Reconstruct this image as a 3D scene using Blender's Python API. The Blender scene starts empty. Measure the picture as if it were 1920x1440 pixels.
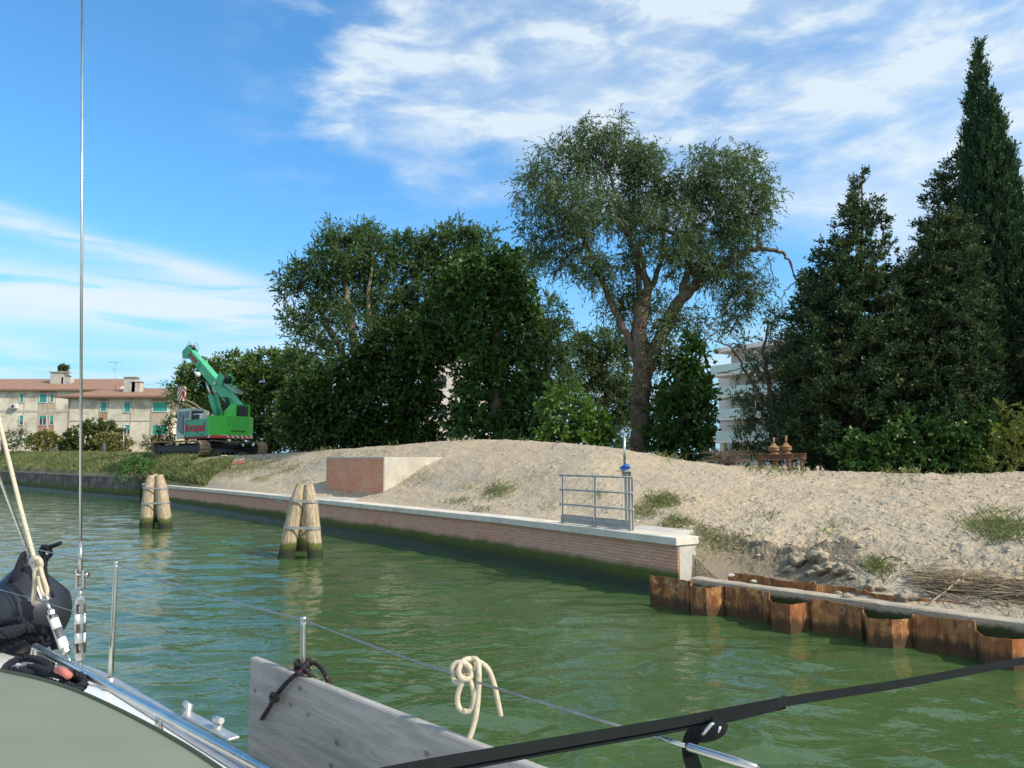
import bpy, math, random
import numpy as np
from mathutils import Vector, Matrix
PI = math.pi
R = math.radians
scene = bpy.context.scene
COL = scene.collection
# ------------------------------------------------------------------ camera
F = 1430.0; CH = 2.7; PITCH = math.atan(142 / F)
cam_d = bpy.data.cameras.new('camera'); cam = bpy.data.objects.new('camera', cam_d); COL.objects.link(cam)
cam.location = (0, 0, CH); cam.rotation_euler = (PI / 2 + PITCH, 0, 0)
cam_d.sensor_width = 36; cam_d.lens = 36 * F / 1920; cam_d.clip_start = 0.05; cam_d.clip_end = 6000
scene.camera = cam
scene.view_settings.view_transform = 'Standard'; scene.view_settings.look = 'None'
scene.view_settings.exposure = 0.42; scene.view_settings.gamma = 1
# ------------------------------------------------------------------ node helper
class NT:
    def __init__(s, tree): s.t = tree; s.n = tree.nodes; s.l = tree.links
    def new(s, typ, **kw):
        n = s.n.new(typ)
        for k, v in kw.items(): setattr(n, k, v)
        return n
    def put(s, sock, v):
        if v is None: return
        if isinstance(v, bpy.types.NodeSocket): s.l.new(v, sock)
        else: sock.default_value = v
    def m(s, op, a, b=None, c=None, clamp=False):
        n = s.new('ShaderNodeMath', operation=op); n.use_clamp = clamp
        s.put(n.inputs[0], a); s.put(n.inputs[1], b); s.put(n.inputs[2], c)
        return n.outputs[0]
    def mix(s, f, a, b, mode='MIX'):
        n = s.new('ShaderNodeMix', data_type='RGBA', blend_type=mode)
        s.put(n.inputs[0], f); s.put(n.inputs[6], a); s.put(n.inputs[7], b)
        return n.outputs[2]
    def noise(s, vec, scale, detail=4, rough=.55, dist=0, out=0):
        n = s.new('ShaderNodeTexNoise'); s.put(n.inputs['Vector'], vec)
        n.inputs['Scale'].default_value = scale; n.inputs['Detail'].default_value = detail
        n.inputs['Roughness'].default_value = rough; n.inputs['Distortion'].default_value = dist
        return n.outputs[out]
    def ramp(s, v, a, b, lo=0., hi=1.):
        n = s.new('ShaderNodeMapRange', interpolation_type='SMOOTHSTEP')
        s.put(n.inputs[0], v); n.inputs[1].default_value = a; n.inputs[2].default_value = b
        n.inputs[3].default_value = lo; n.inputs[4].default_value = hi
        return n.outputs[0]
    def mapping(s, vec, scale=(1, 1, 1), rot=(0, 0, 0), loc=(0, 0, 0)):
        n = s.new('ShaderNodeMapping'); s.put(n.inputs[0], vec)
        n.inputs[1].default_value = loc; n.inputs[2].default_value = rot; n.inputs[3].default_value = scale
        return n.outputs[0]
    def bump(s, h, strength=.5, dist=.02, normal=None):
        n = s.new('ShaderNodeBump'); s.put(n.inputs['Height'], h)
        n.inputs['Strength'].default_value = strength; n.inputs['Distance'].default_value = dist
        if normal is not None: s.put(n.inputs['Normal'], normal)
        return n.outputs[0]
def c4(c): return (c[0], c[1], c[2], 1)
# ------------------------------------------------------------------ world: sky with thin cirrus
SUN_EL = R(38); SAZ = math.atan2(.89, -.46)
world = bpy.data.worlds.new("World"); scene.world = world; world.use_nodes = True
W_ = NT(world.node_tree); W_.n.clear()
sky = W_.new('ShaderNodeTexSky', sky_type='NISHITA'); sky.sun_disc = False
sky.sun_elevation = SUN_EL; sky.sun_rotation = SAZ; sky.air_density = 1.0; sky.dust_density = 1.6; sky.ozone_density = 2.2
tc = W_.new('ShaderNodeTexCoord').outputs['Generated']
sp = W_.new('ShaderNodeSeparateXYZ'); W_.l.new(tc, sp.inputs[0]); sx, sy, sz = sp.outputs
az = W_.m('ARCTAN2', sx, sy); el = W_.m('ARCSINE', sz)
zz = W_.m('ADD', W_.m('MAXIMUM', sz, 0), .16)
cb = W_.new('ShaderNodeCombineXYZ'); W_.put(cb.inputs[0], W_.m('DIVIDE', sx, zz)); W_.put(cb.inputs[1], W_.m('DIVIDE', sy, zz))
plane = cb.outputs[0]
ca = W_.new('ShaderNodeCombineXYZ'); W_.put(ca.inputs[0], az); W_.put(ca.inputs[1], el)
ang = ca.outputs[0]
def gauss(v, c, w):  # smooth bump around c
    d = W_.m('DIVIDE', W_.m('SUBTRACT', v, c), w)
    return W_.m('EXPONENT', W_.m('MULTIPLY', W_.m('MULTIPLY', d, d), -1))
# big veil in the upper right: angular space, sheared streaks running up to the right
v1 = W_.mapping(ang, scale=(3.0, 6.5, 1), rot=(0, 0, R(-22)), loc=(2.3, .4, 0))
n1 = W_.noise(v1, 1.3, 6, .5, .15)
v1b = W_.mapping(ang, scale=(9, 26, 1), rot=(0, 0, R(-24)), loc=(.3, 3.4, 0))
n1b = W_.noise(v1b, .8, 7, .58, .25)
edge = W_.m('ADD', el, W_.m('MULTIPLY', az, .245))
m1 = W_.m('MULTIPLY', W_.ramp(W_.m('ADD', edge, W_.m('MULTIPLY', W_.m('SUBTRACT', n1, .5), .26)), .315, .40), W_.ramp(W_.m('ADD', az, W_.m('MULTIPLY', W_.m('SUBTRACT', n1b, .5), .30)), -.30, -.10))
veil = W_.m('MULTIPLY', m1, W_.m('ADD', W_.m('ADD', .14, W_.m('MULTIPLY', W_.ramp(n1, .3, .65), .30)), W_.m('MULTIPLY', W_.ramp(n1b, .28, .72), .42)))
# low bank streaks in the left
v2 = W_.mapping(ang, scale=(4.5, 38, 1), rot=(0, 0, R(5)), loc=(.9, 1.15, 0))
n2 = W_.noise(v2, 1.0, 7, .55, .6)
low = W_.m('MULTIPLY', gauss(el, .183, .034), W_.ramp(n2, .30, .52))
lowm = W_.m('MULTIPLY', low, W_.ramp(W_.m('ADD', az, W_.m('MULTIPLY', W_.m('SUBTRACT', n2, .5), .2)), -.18, -.36))
st = W_.m('MULTIPLY', gauss(W_.m('ADD', el, W_.m('MULTIPLY', az, .17)), .160, .013), W_.m('MULTIPLY', W_.ramp(az, -.25, -.45), W_.ramp(n2, .25, .6)))
v3 = W_.mapping(ang, scale=(5, 42, 1), loc=(4, .3, 0))
n3 = W_.noise(v3, 1.0, 6, .5, .3)
bankh = W_.m('MULTIPLY', gauss(el, .105, .05), W_.m('MULTIPLY', W_.ramp(n3, .40, .62), .55))
midr = W_.m('MULTIPLY', gauss(el, .16, .10), W_.m('MULTIPLY', W_.ramp(az, .45, .8), .75))
back = W_.m('MULTIPLY', W_.ramp(sy, .25, -.25), W_.m('MULTIPLY', W_.ramp(W_.noise(plane, .8, 6, .55, .4), .3, .6), .95))  # unseen clouds behind the camera, thickened to add fill light
cl = W_.m('ADD', W_.m('ADD', veil, W_.m('MULTIPLY', lowm, .95)), W_.m('ADD', W_.m('MULTIPLY', st, .8), W_.m('ADD', bankh, W_.m('ADD', midr, back))))
wisp = W_.m('MULTIPLY', W_.m('MULTIPLY', W_.ramp(n1b, .42, .74), W_.ramp(el, .26, .42)), W_.m('MULTIPLY', W_.ramp(az, -.42, -.2), .5))
cl = W_.m('MINIMUM', W_.m('ADD', cl, wisp), .90)
skyc = W_.mix(1.0, sky.outputs[0], (0.56, 1.08, 1.34, 1), 'MULTIPLY')
hz = W_.ramp(el, .30, -.02)
skyc = W_.mix(W_.m('MULTIPLY', hz, .85), skyc, (2.2, 3.6, 4.7, 1))
cloudc = W_.mix(W_.ramp(el, .0, .35), (4.3, 4.8, 5.1, 1), (4.15, 4.7, 5.1, 1))
outc = W_.mix(cl, skyc, cloudc)
bg = W_.new('ShaderNodeBackground'); W_.l.new(outc, bg.inputs[0]); bg.inputs[1].default_value = 0.145
wo = W_.new('ShaderNodeOutputWorld'); W_.l.new(bg.outputs[0], wo.inputs[0])
# ------------------------------------------------------------------ sun
sd = bpy.data.lights.new('sun', 'SUN'); sd.energy = 3.5; sd.angle = R(.6); sd.color = (1, .90, .76)
sun = bpy.data.objects.new('sun', sd); COL.objects.link(sun)
S = Vector((math.sin(SAZ) * math.cos(SUN_EL), math.cos(SAZ) * math.cos(SUN_EL), math.sin(SUN_EL)))
sun.rotation_euler = S.to_track_quat('Z', 'Y').to_euler()
# ------------------------------------------------------------------ picture measurements -> world
cp, sn = math.cos(PITCH), math.sin(PITCH)
def ray(px, py):
    u = (px - 960) / F; v = (720 - py) / F
    y = cp - sn * v; return u / y, (sn + cp * v) / y          # X/Y, (Z-CH)/Y
def at(px, py, Y):
    a, b = ray(px, py); return Vector((a * Y, Y, CH + b * Y))
def onz(px, py, z):
    a, b = ray(px, py); Y = (z - CH) / b; return Vector((a * Y, Y, z))
# ------------------------------------------------------------------ numpy noise
def vnoise(x, y, seed=0):
    xi = np.floor(x).astype(np.int64); yi = np.floor(y).astype(np.int64)
    fx = x - xi; fy = y - yi; fx = fx * fx * (3 - 2 * fx); fy = fy * fy * (3 - 2 * fy)
    def h(a, b):
        n = (a * 374761393 + b * 668265263 + seed * 974711) & 0xffffffff
        n = ((n ^ (n >> 13)) * 1274126177) & 0xffffffff
        return ((n ^ (n >> 16)) & 0xffff) / 65535.
    return (h(xi, yi) * (1 - fx) + h(xi + 1, yi) * fx) * (1 - fy) + (h(xi, yi + 1) * (1 - fx) + h(xi + 1, yi + 1) * fx) * fy
def fbm(x, y, o=4, seed=0, g=.5):
    s = 0; a = 1; t = 0
    for i in range(o):
        s = s + a * (vnoise(x * 2 ** i + 17.3 * i, y * 2 ** i - 9.1 * i, seed + i) - .5); t += a; a *= g
    return s / t
def ridge(x, y, o=3, seed=0):
    s = 0; a = 1; t = 0
    for i in range(o):
        s = s + a * (1 - np.abs(2 * vnoise(x * 2 ** i, y * 2 ** i, seed + i) - 1)); t += a; a *= .5
    return s / t
# ------------------------------------------------------------------ objects
def tag(o, label=None, cat=None, group=None, kind=None):
    if label: o['label'] = label
    if cat: o['category'] = cat
    if group: o['group'] = group
    if kind: o['kind'] = kind
    return o
def empty(name, loc, label=None, cat=None, group=None, rz=0):
    o = bpy.data.objects.new(name, None); COL.objects.link(o); o.location = loc; o.rotation_euler = (0, 0, rz)
    o.empty_display_size = .1
    return tag(o, label, cat, group)
def raw(name, V, Fq, mat, parent=None, smooth=False, uv=None, nper=4):
    """numpy mesh of equal sized faces; V are coordinates in the parent's space"""
    V = np.asarray(V, dtype=np.float32); Fq = np.asarray(Fq, dtype=np.int32)
    me = bpy.data.meshes.new(name); me.vertices.add(len(V)); me.vertices.foreach_set('co', V.ravel())
    nf, k = Fq.shape; me.loops.add(nf * k); me.loops.foreach_set('vertex_index', Fq.ravel())
    me.polygons.add(nf); me.polygons.foreach_set('loop_start', np.arange(0, nf * k, k, dtype=np.int32))
    if smooth: me.polygons.foreach_set('use_smooth', np.ones(nf, dtype=bool))
    if uv is not None:
        l = me.uv_layers.new(name='UVMap'); l.data.foreach_set('uv', np.asarray(uv, dtype=np.float32)[Fq.ravel()].ravel())
    me.update(calc_edges=True)
    me.materials.append(mat)
    o = bpy.data.objects.new(name, me); COL.objects.link(o)
    if parent is not None: o.parent = parent
    return o
class MB:
    """collects simple solids and links them as ONE mesh"""
    def __init__(s): s.v = []; s.f = []; s.uv = []; s.sm = []
    def add(s, vs, fs, uvs=None, sm=False):
        b = len(s.v); s.v += [tuple(v) for v in vs]; s.f += [tuple(i + b for i in f) for f in fs]
        s.uv += uvs if uvs else [None] * len(fs); s.sm += [sm] * len(fs); return s
    def box(s, c, d, rz=0, M=None, bev=0.):
        """box centred at c with full sizes d; bev cuts the edges"""
        hx, hy, hz = [q / 2 for q in d]
        if bev <= 0:
            vs = [Vector((x * hx, y * hy, z * hz)) for z in (-1, 1) for y in (-1, 1) for x in (-1, 1)]
            fs = [(0, 2, 3, 1), (4, 5, 7, 6), (0, 1, 5, 4), (2, 6, 7, 3), (0, 4, 6, 2), (1, 3, 7, 5)]
        else:
            b = min(bev, hx * .9, hy * .9, hz * .9); vs = []; 
            for z in (-1, 1):
                for y in (-1, 1):
                    for x in (-1, 1):
                        vs += [Vector((x * hx, y * (hy - b), z * (hz - b))), Vector((x * (hx - b), y * hy, z * (hz - b))), Vector((x * (hx - b), y * (hy - b), z * hz))]
            def i(x, y, z, k): return ((z * 4) + (y * 2) + x) * 3 + k
            fs = [tuple(i(1, *q, 0) for q in ((0, 0), (1, 0), (1, 1), (0, 1))), tuple(i(0, *q, 0) for q in ((0, 0), (0, 1), (1, 1), (1, 0))),
                  tuple(i(q[0], 1, q[1], 1) for q in ((0, 0), (0, 1), (1, 1), (1, 0))), tuple(i(q[0], 0, q[1], 1) for q in ((0, 0), (1, 0), (1, 1), (0, 1))),
                  tuple(i(q[0], q[1], 1, 2) for q in ((0, 0), (1, 0), (1, 1), (0, 1))), tuple(i(q[0], q[1], 0, 2) for q in ((0, 0), (0, 1), (1, 1), (1, 0)))]
            for a in (0, 1):
                for c2 in (0, 1):
                    fs.append((i(0, a, c2, 1), i(1, a, c2, 1), i(1, a, c2, 2), i(0, a, c2, 2)))
                    fs.append((i(a, 0, c2, 0), i(a, 1, c2, 0), i(a, 1, c2, 2), i(a, 0, c2, 2)))
                    fs.append((i(a, c2, 0, 0), i(a, c2, 1, 0), i(a, c2, 1, 1), i(a, c2, 0, 1)))
            for z in (0, 1):
                for y in (0, 1):
                    for x in (0, 1): fs.append((i(x, y, z, 0), i(x, y, z, 1), i(x, y, z, 2)))
        Rm = Matrix.Rotation(rz, 3, 'Z') if M is None else M
        c = Vector(c); return s.add([c + Rm @ v for v in vs], fs)
    def bar(s, a, b, w, h=None, up=(0, 0, 1), bev=0.):
        a = Vector(a); b = Vector(b); h = h or w; x = (b - a); L = x.length; x.normalize()
        y = Vector(up).cross(x)
        if y.length < 1e-4: y = Vector((0, 1, 0))
        y.normalize(); z = x.cross(y); M = Matrix((x, y, z)).transposed()
        return s.box((a + b) / 2, (L, w, h), M=M, bev=bev)
    def tube(s, pts, r, n=8, cap=True, sm=True):
        pts = [Vector(p) for p in pts]; k = len(pts); rr = r if hasattr(r, '__len__') else [r] * k
        vs = []; prev = None
        for i, p in enumerate(pts):
            t = (pts[min(i + 1, k - 1)] - pts[max(i - 1, 0)])
            if t.length < 1e-9: t = Vector((0, 0, 1))
            t.normalize()
            if prev is None:
                ref = Vector((0, 0, 1)) if abs(t.z) < .9 else Vector((1, 0, 0)); x = t.cross(ref).normalized()
            else:
                x = prev - t * prev.dot(t); x = x.normalized() if x.length > 1e-6 else t.orthogonal().normalized()
            prev = x; y = t.cross(x)
            for j in range(n):
                a = 2 * PI * j / n; vs.append(p + (x * math.cos(a) + y * math.sin(a)) * rr[i])
        fs = [(i * n + j, i * n + (j + 1) % n, (i + 1) * n + (j + 1) % n, (i + 1) * n + j) for i in range(k - 1) for j in range(n)]
        s.add(vs, fs, sm=sm)
        if cap:
            b = len(s.v) - len(vs); s.f += [tuple(b + j for j in reversed(range(n))), tuple(b + (k - 1) * n + j for j in range(n))]
            s.uv += [None, None]; s.sm += [False, False]
        return s
    def cyl(s, a, b, r, r2=None, n=16): return s.tube([a, b], [r, r if r2 is None else r2], n)
    def lathe(s, c, prof, n=20, M=None):
        """prof: list of (r, z)"""
        c = Vector(c); M = M or Matrix.Identity(3)
        vs = [c + M @ Vector((r * math.cos(2 * PI * j / n), r * math.sin(2 * PI * j / n), z)) for r, z in prof for j in range(n)]
        k = len(prof)
        fs = [(i * n + j, i * n + (j + 1) % n, (i + 1) * n + (j + 1) % n, (i + 1) * n + j) for i in range(k - 1) for j in range(n)]
        s.add(vs, fs, sm=True)
        b = len(s.v) - len(vs); s.f += [tuple(b + j for j in reversed(range(n))), tuple(b + (k - 1) * n + j for j in range(n))]
        s.uv += [None, None]; s.sm += [False, False]; return s
    def prism(s, poly, a, b):
        """poly: 3D points; extruded from offset vector a to offset b"""
        a = Vector(a); b = Vector(b); n = len(poly); P = [Vector(p) for p in poly]
        vs = [p + a for p in P] + [p + b for p in P]
        return s.add(vs, [tuple(range(n)), tuple(range(2 * n - 1, n - 1, -1))] + [(i, i + n, (i + 1) % n + n, (i + 1) % n) for i in range(n)])
    def quad(s, a, b, c, d, uv=None): return s.add([a, b, c, d], [(0, 1, 2, 3)], [uv] if uv else None)
    def build(s, name, mat, parent=None, local=False, fixn=True):
        me = bpy.data.meshes.new(name)
        off = Vector((0, 0, 0))
        vs = s.v
        if parent is not None and not local:
            inv = parent_inv(parent); vs = [tuple(inv @ Vector(v)) for v in vs]
        me.from_pydata(vs, [], s.f); me.polygons.foreach_set('use_smooth', s.sm)
        if any(u is not None for u in s.uv):
            l = me.uv_layers.new(name='UVMap')
            for p, u in zip(me.polygons, s.uv):
                if u:
                    for k, li in enumerate(p.loop_indices): l.data[li].uv = u[k]
        me.materials.append(mat); me.update()
        if fixn:
            import bmesh
            bm = bmesh.new(); bm.from_mesh(me); bmesh.ops.recalc_face_normals(bm, faces=bm.faces); bm.to_mesh(me); bm.free()
        o = bpy.data.objects.new(name, me); COL.objects.link(o)
        if parent is not None: o.parent = parent
        return o
def parent_inv(p):
    M = Matrix.Identity(4); q = p
    while q is not None:
        M = (Matrix.Translation(q.location) @ q.rotation_euler.to_matrix().to_4x4()) @ M; q = q.parent
    return M.inverted()
# ------------------------------------------------------------------ materials
MATS = {}
def mat(name, col, rough=.6, metal=0, var=.12, scale=6, bump=0, bscale=40, bdist=.004, spec=.5, dark=None, dscale=2, dth=(.5, .7), coord='Object', detail=5, coat=0, col2=None):
    """general procedural surface: mottled colour, optional stains and bump"""
    if name in MATS: return MATS[name]
    m = bpy.data.materials.new(name); m.use_nodes = True; T = NT(m.node_tree); b = T.n['Principled BSDF']
    tcn = T.new('ShaderNodeTexCoord').outputs[coord]
    n = T.noise(tcn, scale, detail, .6)
    lo = tuple(x * (1 - var) for x in col); hi = tuple(min(1, x * (1 + var)) for x in (col2 or col))
    c = T.mix(T.ramp(n, .3, .7), c4(lo), c4(hi))
    if dark is not None:
        d = T.ramp(T.noise(tcn, dscale, 6, .65, .6), dth[0], dth[1]); c = T.mix(d, c, c4(dark))
    T.l.new(c, b.inputs['Base Color'])
    T.l.new(T.m('ADD', T.m('MULTIPLY', n, .2), rough - .1, clamp=True), b.inputs['Roughness'])
    b.inputs['Metallic'].default_value = metal; b.inputs['Specular IOR Level'].default_value = spec
    if coat: b.inputs['Coat Weight'].default_value = coat; b.inputs['Coat Roughness'].default_value = .1
    if bump: T.l.new(T.bump(T.noise(tcn, bscale, 5, .6), bump, bdist), b.inputs['Normal'])
    MATS[name] = m; return m
def leafmat(name, c1, c2, c3=None, trans=.35, rough=.5, nscale=.5, spec=.35):
    if name in MATS: return MATS[name]
    m = bpy.data.materials.new(name); m.use_nodes = True; T = NT(m.node_tree); b = T.n['Principled BSDF']
    g = T.new('ShaderNodeNewGeometry'); r = g.outputs['Random Per Island']
    tcn = T.new('ShaderNodeTexCoord').outputs['Object']
    n = T.noise(tcn, nscale, 3, .6)
    c = T.mix(T.m('ADD', T.m('MULTIPLY', T.ramp(n, .35, .65), .6), T.m('MULTIPLY', r, .4)), c4(c1), c4(c2))
    if c3: c = T.mix(T.ramp(T.m('ADD', T.noise(tcn, nscale * 2.3, 3, .6), T.m('MULTIPLY', r, .12)), .58, .72), c, c4(c3))
    T.l.new(c, b.inputs['Base Color']); b.inputs['Roughness'].default_value = rough; b.inputs['Specular IOR Level'].default_value = spec
    tr = T.new('ShaderNodeBsdfTranslucent'); T.l.new(T.mix(1, c, (1.0, 1.15, .55, 1), 'MULTIPLY'), tr.inputs[0])
    mx = T.new('ShaderNodeMixShader'); mx.inputs[0].default_value = trans
    T.l.new(b.outputs[0], mx.inputs[1]); T.l.new(tr.outputs[0], mx.inputs[2]); T.l.new(mx.outputs[0], T.n['Material Output'].inputs[0])
    MATS[name] = m; return m
M_steel = mat('stainless', (.58, .57, .53), .27, 1, .08, 9)
M_galv = mat('galvanised', (.42, .43, .43), .5, .6, .15, 14)
M_galvd = mat('painted grey steel', (.42, .41, .38), .5, .2, .12, 10)
M_gel = mat('white gelcoat', (.78, .78, .75), .28, 0, .03, 3, dark=(.62, .61, .56), dscale=4, dth=(.6, .8), coat=.3)
M_conc = mat('pale concrete', (.50, .48, .43), .85, 0, .12, 3, .5, 60, .003, dark=(.36, .35, .30), dscale=1.3)
M_concd = mat('weathered concrete', (.46, .42, .34), .9, 0, .25, 5, .7, 30, .01, dark=(.16, .17, .10), dscale=2.2, dth=(.48, .66))
M_bark = mat('bark', (.13, .10, .075), .9, 0, .35, 4, .9, 18, .03)
M_barkl = mat('pale bark', (.25, .21, .16), .9, 0, .3, 4, .9, 18, .03)
# ------------------------------------------------------------------ the quay lines
def gz(px, py, z): p = onz(px, py, z); return (p.x, p.y)
NEWQ = [gz(1268, 1008.5, 1.18), gz(935, 970, 1.18), gz(600, 937, 1.18), gz(440, 921.5, 1.18), gz(312, 910.2, 1.18), gz(266, 906.0, 1.18)]
OLDQ = [gz(262, 937, 0), gz(205, 932, 0), gz(152, 927.5, 0), gz(80, 919, 0), gz(0, 911, 0), gz(-160, 902, 0), gz(-420, 893, 0)]
SHEET0 = Vector((2.62, 14.6, 0)); SHD = Vector((.686, -.728, 0)).normalized(); SHN = Vector((-.728, -.686, 0)).normalized()  # SHN faces the water
# ------------------------------------------------------------------ terrain
TAB = [
 (-3000, [(132, 1.6), (134, 1.9), (138, 2.6), (142, 3.2), (147, 3.6), (160, 3.5), (180, 3.4)]),
 (-500, [(131, 1.6), (133, 1.9), (137, 2.6), (141, 3.2), (146, 3.6), (160, 3.5), (180, 3.4)]),
 (0, [(79.9, 1.55), (82, 1.9), (86, 2.6), (90, 3.2), (95, 3.52), (105, 3.3), (130, 3.3)]),
 (80, [(68.3, 1.55), (70.5, 1.9), (75, 2.6), (79, 3.05), (84, 3.4), (97, 3.3), (120, 3.3)]),
 (150, [(59.7, 1.52), (62, 1.85), (66, 2.45), (70, 2.9), (75, 3.3), (88, 3.3), (110, 3.3)]),
 (262, [(52.4, 1.45), (54, 1.8), (57, 2.4), (60, 2.75), (63, 3.02), (75, 3.1), (100, 3.2)]),
 (312, [(46.4, 1.13), (48.5, 1.7), (51, 2.3), (53, 2.7), (55, 2.92), (68, 3.0), (95, 3.0)]),
 (400, [(39.8, 1.13), (42.5, 1.6), (46, 2.3), (50, 2.75), (53.5, 2.92), (66, 2.95), (90, 3.0)]),
 (500, [(34.3, 1.13), (36.5, 1.32), (41, 2.0), (46, 2.6), (52, 3.1), (62, 3.1), (80, 3.0)]),
 (600, [(29.9, 1.13), (32.5, 1.25), (35.5, 1.9), (38.5, 2.6), (43, 3.27), (52, 3.0), (75, 2.8)]),
 (625, [(28.9, 1.13), (32.0, 1.17), (34.2, 1.5), (37.5, 2.7), (42, 3.3), (51, 3.0), (73, 2.7)]),
 (665, [(27.3, 1.13), (31.0, 1.17), (33.2, 1.5), (36.8, 2.75), (41, 3.42), (50, 3.0), (70, 2.6)]),
 (720, [(25.7, 1.13), (29.2, 1.18), (31.6, 1.7), (34.5, 2.75), (39.5, 3.5), (49, 3.0), (68, 2.6)]),
 (760, [(24.8, 1.13), (27.6, 1.18), (30.2, 1.65), (33.0, 2.6), (38.5, 3.58), (48, 3.0), (66, 2.5)]),
 (835, [(22.8, 1.13), (24.5, 1.2), (27.6, 1.6), (31.5, 2.72), (36.5, 3.68), (46, 3.0), (65, 2.5)]),
 (950, [(20.2, 1.13), (21, 1.2), (24, 1.45), (28, 2.5), (34, 3.68), (44, 2.9), (65, 2.3)]),
 (1100, [(17.8, 1.13), (18.6, 1.17), (20.3, 1.3), (23.5, 2.15), (29, 3.40), (40, 2.8), (60, 2.2)]),
 (1200, [(16.5, 1.13), (17.2, 1.16), (19.2, 1.28), (22.6, 2.05), (28, 3.13), (39, 2.6), (60, 2.1)]),
 (1275, [(15.6, 1.12), (16.3, 1.15), (18.3, 1.24), (22, 1.97), (27, 2.80), (38, 2.4), (60, 2)]),
 (1325, [(15.2, .40), (16.0, .95), (17.9, 1.22), (21.6, 1.9), (26.5, 2.68), (38, 2.3), (60, 2)]),
 (1370, [(14.9, .28), (16.3, .50), (16.75, 1.12), (20.5, 1.72), (26.2, 2.55), (38, 2.2), (60, 2)]),
 (1430, [(14.3, .28), (15.9, .50), (16.35, 1.10), (20.0, 1.72), (26, 2.42), (38, 2.2), (60, 2)]),
 (1490, [(13.7, .28), (15.4, .48), (15.8, 1.05), (19.6, 1.74), (26, 2.33), (38, 2.1), (60, 2)]),
 (1540, [(13.2, .35), (14.4, .62), (15.8, 1.12), (19.4, 1.75), (26, 2.28), (38, 2.1), (60, 2)]),
 (1600, [(12.7, .4), (13.8, .72), (15.5, 1.22), (19, 1.75), (26, 2.25), (38, 2.1), (60, 2)]),
 (1760, [(11.8, .42), (12.7, .65), (14.5, 1.22), (17.8, 1.78), (24, 2.27), (36, 2.1), (60, 2)]),
 (1920, [(10.8, .45), (11.6, .65), (13.5, 1.25), (16.5, 1.8), (22, 2.28), (35, 2.1), (60, 2)]),
 (2600, [(8.6, .5), (9.4, .9), (12, 1.6), (15, 2.0), (20, 2.3), (35, 2.1), (60, 2)]),
 (6000, [(4.6, .5), (5.4, .9), (7, 1.6), (10, 2.0), (15, 2.3), (35, 2.1), (60, 2)])]
T_px = np.array([t[0] for t in TAB], float); T_u = (T_px - 960) / F
T_d = np.array([[k[0] for k in t[1]] for t in TAB]); T_z = np.array([[k[1] for k in t[1]] for t in TAB])
def _edge(pts, d):
    P = []
    for a, b in zip(pts, pts[1:]):
        a = Vector(a); b = Vector(b); t = (b - a).normalized(); n = Vector((t.y, -t.x))
        if n.dot(Vector((.8, .6))) < 0: n = -n
        P += [a.lerp(b, i / 12) + n * d for i in range(13)]
    P = sorted((p.x / p.y, p.y) for p in P); return np.array([p[0] for p in P]), np.array([p[1] for p in P])
E_new = _edge(NEWQ, .50); E_old = _edge(OLDQ, .36)
UG = np.linspace(-2.8, 3.5, 4200)
def _soft(v):
    w = np.exp(-.5 * (np.arange(-40, 41) * (UG[1] - UG[0]) / .016) ** 2); w /= w.sum()
    return np.convolve(np.pad(np.interp(UG, T_u, v), 40, mode='edge'), w, mode='valid')
GD = [_soft(T_d[:, k]) for k in range(7)]; GZ = [_soft(T_z[:, k]) for k in range(7)]
def knots(u):
    u = np.clip(u, -2.7, 3.4)
    D = np.stack([np.interp(u, UG, GD[k]) for k in range(7)], -1); Z = np.stack([np.interp(u, UG, GZ[k]) for k in range(7)], -1)
    for (eu, ey), lo, hi in ((E_new, E_new[0][0], E_new[0][-1]), (E_old, E_old[0][0], E_old[0][-1])):
        w = (u >= lo) & (u <= hi); e = np.interp(u, eu, ey); D[..., 0] = np.where(w, e, D[..., 0])
    D[..., 1] = np.maximum(D[..., 1], D[..., 0] + .5)
    return D, Z
def smooth_interp(d, D, Z):
    """piecewise linear in depth, blended over a little width for rounder shoulders"""
    def pl(x):
        z = Z[..., 0].copy()
        for k in range(6):
            a = D[..., k]; b = D[..., k + 1]; t = np.clip((x - a) / (b - a), 0, 1); z = z + t * (Z[..., k + 1] - Z[..., k])
        return z
    w = np.clip((d - D[..., 0]) * .35, 0.0, 1.3)
    return (pl(d - w) + pl(d) * 2 + pl(d + w)) / 4
def relief(X, Y):
    """lumps and clods of the dug earth; calmer on the grassy bank"""
    u = X / np.maximum(Y, .1); g = np.clip((u + .45) / .1, 0, 1)       # 0 on the far grass
    dr = np.clip((Y - knots(u)[0][..., 0]) / 1.2, 0, 1)
    big = fbm(X * .35, Y * .35, 3, 3) * .34
    mid = (ridge(X * 1.3, Y * 1.3, 3, 11) - .55) * .17
    rut = np.abs(fbm(X * .9 + Y * .4, Y * .35 - X * .15, 2, 41)) * .16
    fine = fbm(X * 6, Y * 6, 5, 21, .62) * .070 + np.maximum(0, fbm(X * 3.7, Y * 3.7, 3, 31) - .10) * .16
    nearr = np.clip((u - .2) / .1, 0, 1)
    scarp = np.clip((u - .24) / .04, 0, 1) * np.clip((.46 - u) / .05, 0, 1) * np.clip(1 - np.abs(Y - knots(u)[0][..., 2] + .15) / .6, 0, 1)
    return (big * .6 + mid * (.35 + .25 * nearr) - rut + fine * (.7 + .3 * nearr)) * (.25 + .75 * g) * dr + fine * .3 * (1 - dr) * nearr + scarp * (fbm(X * 4, Y * 4, 4, 77, .6) * .35)
def tz(X, Y, rel=True):
    X = np.asarray(X, float); Y = np.asarray(Y, float); D, Z = knots(X / np.maximum(Y, .1))
    z = smooth_interp(Y, D, Z)
    return z + (relief(X, Y) if rel else 0)
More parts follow.
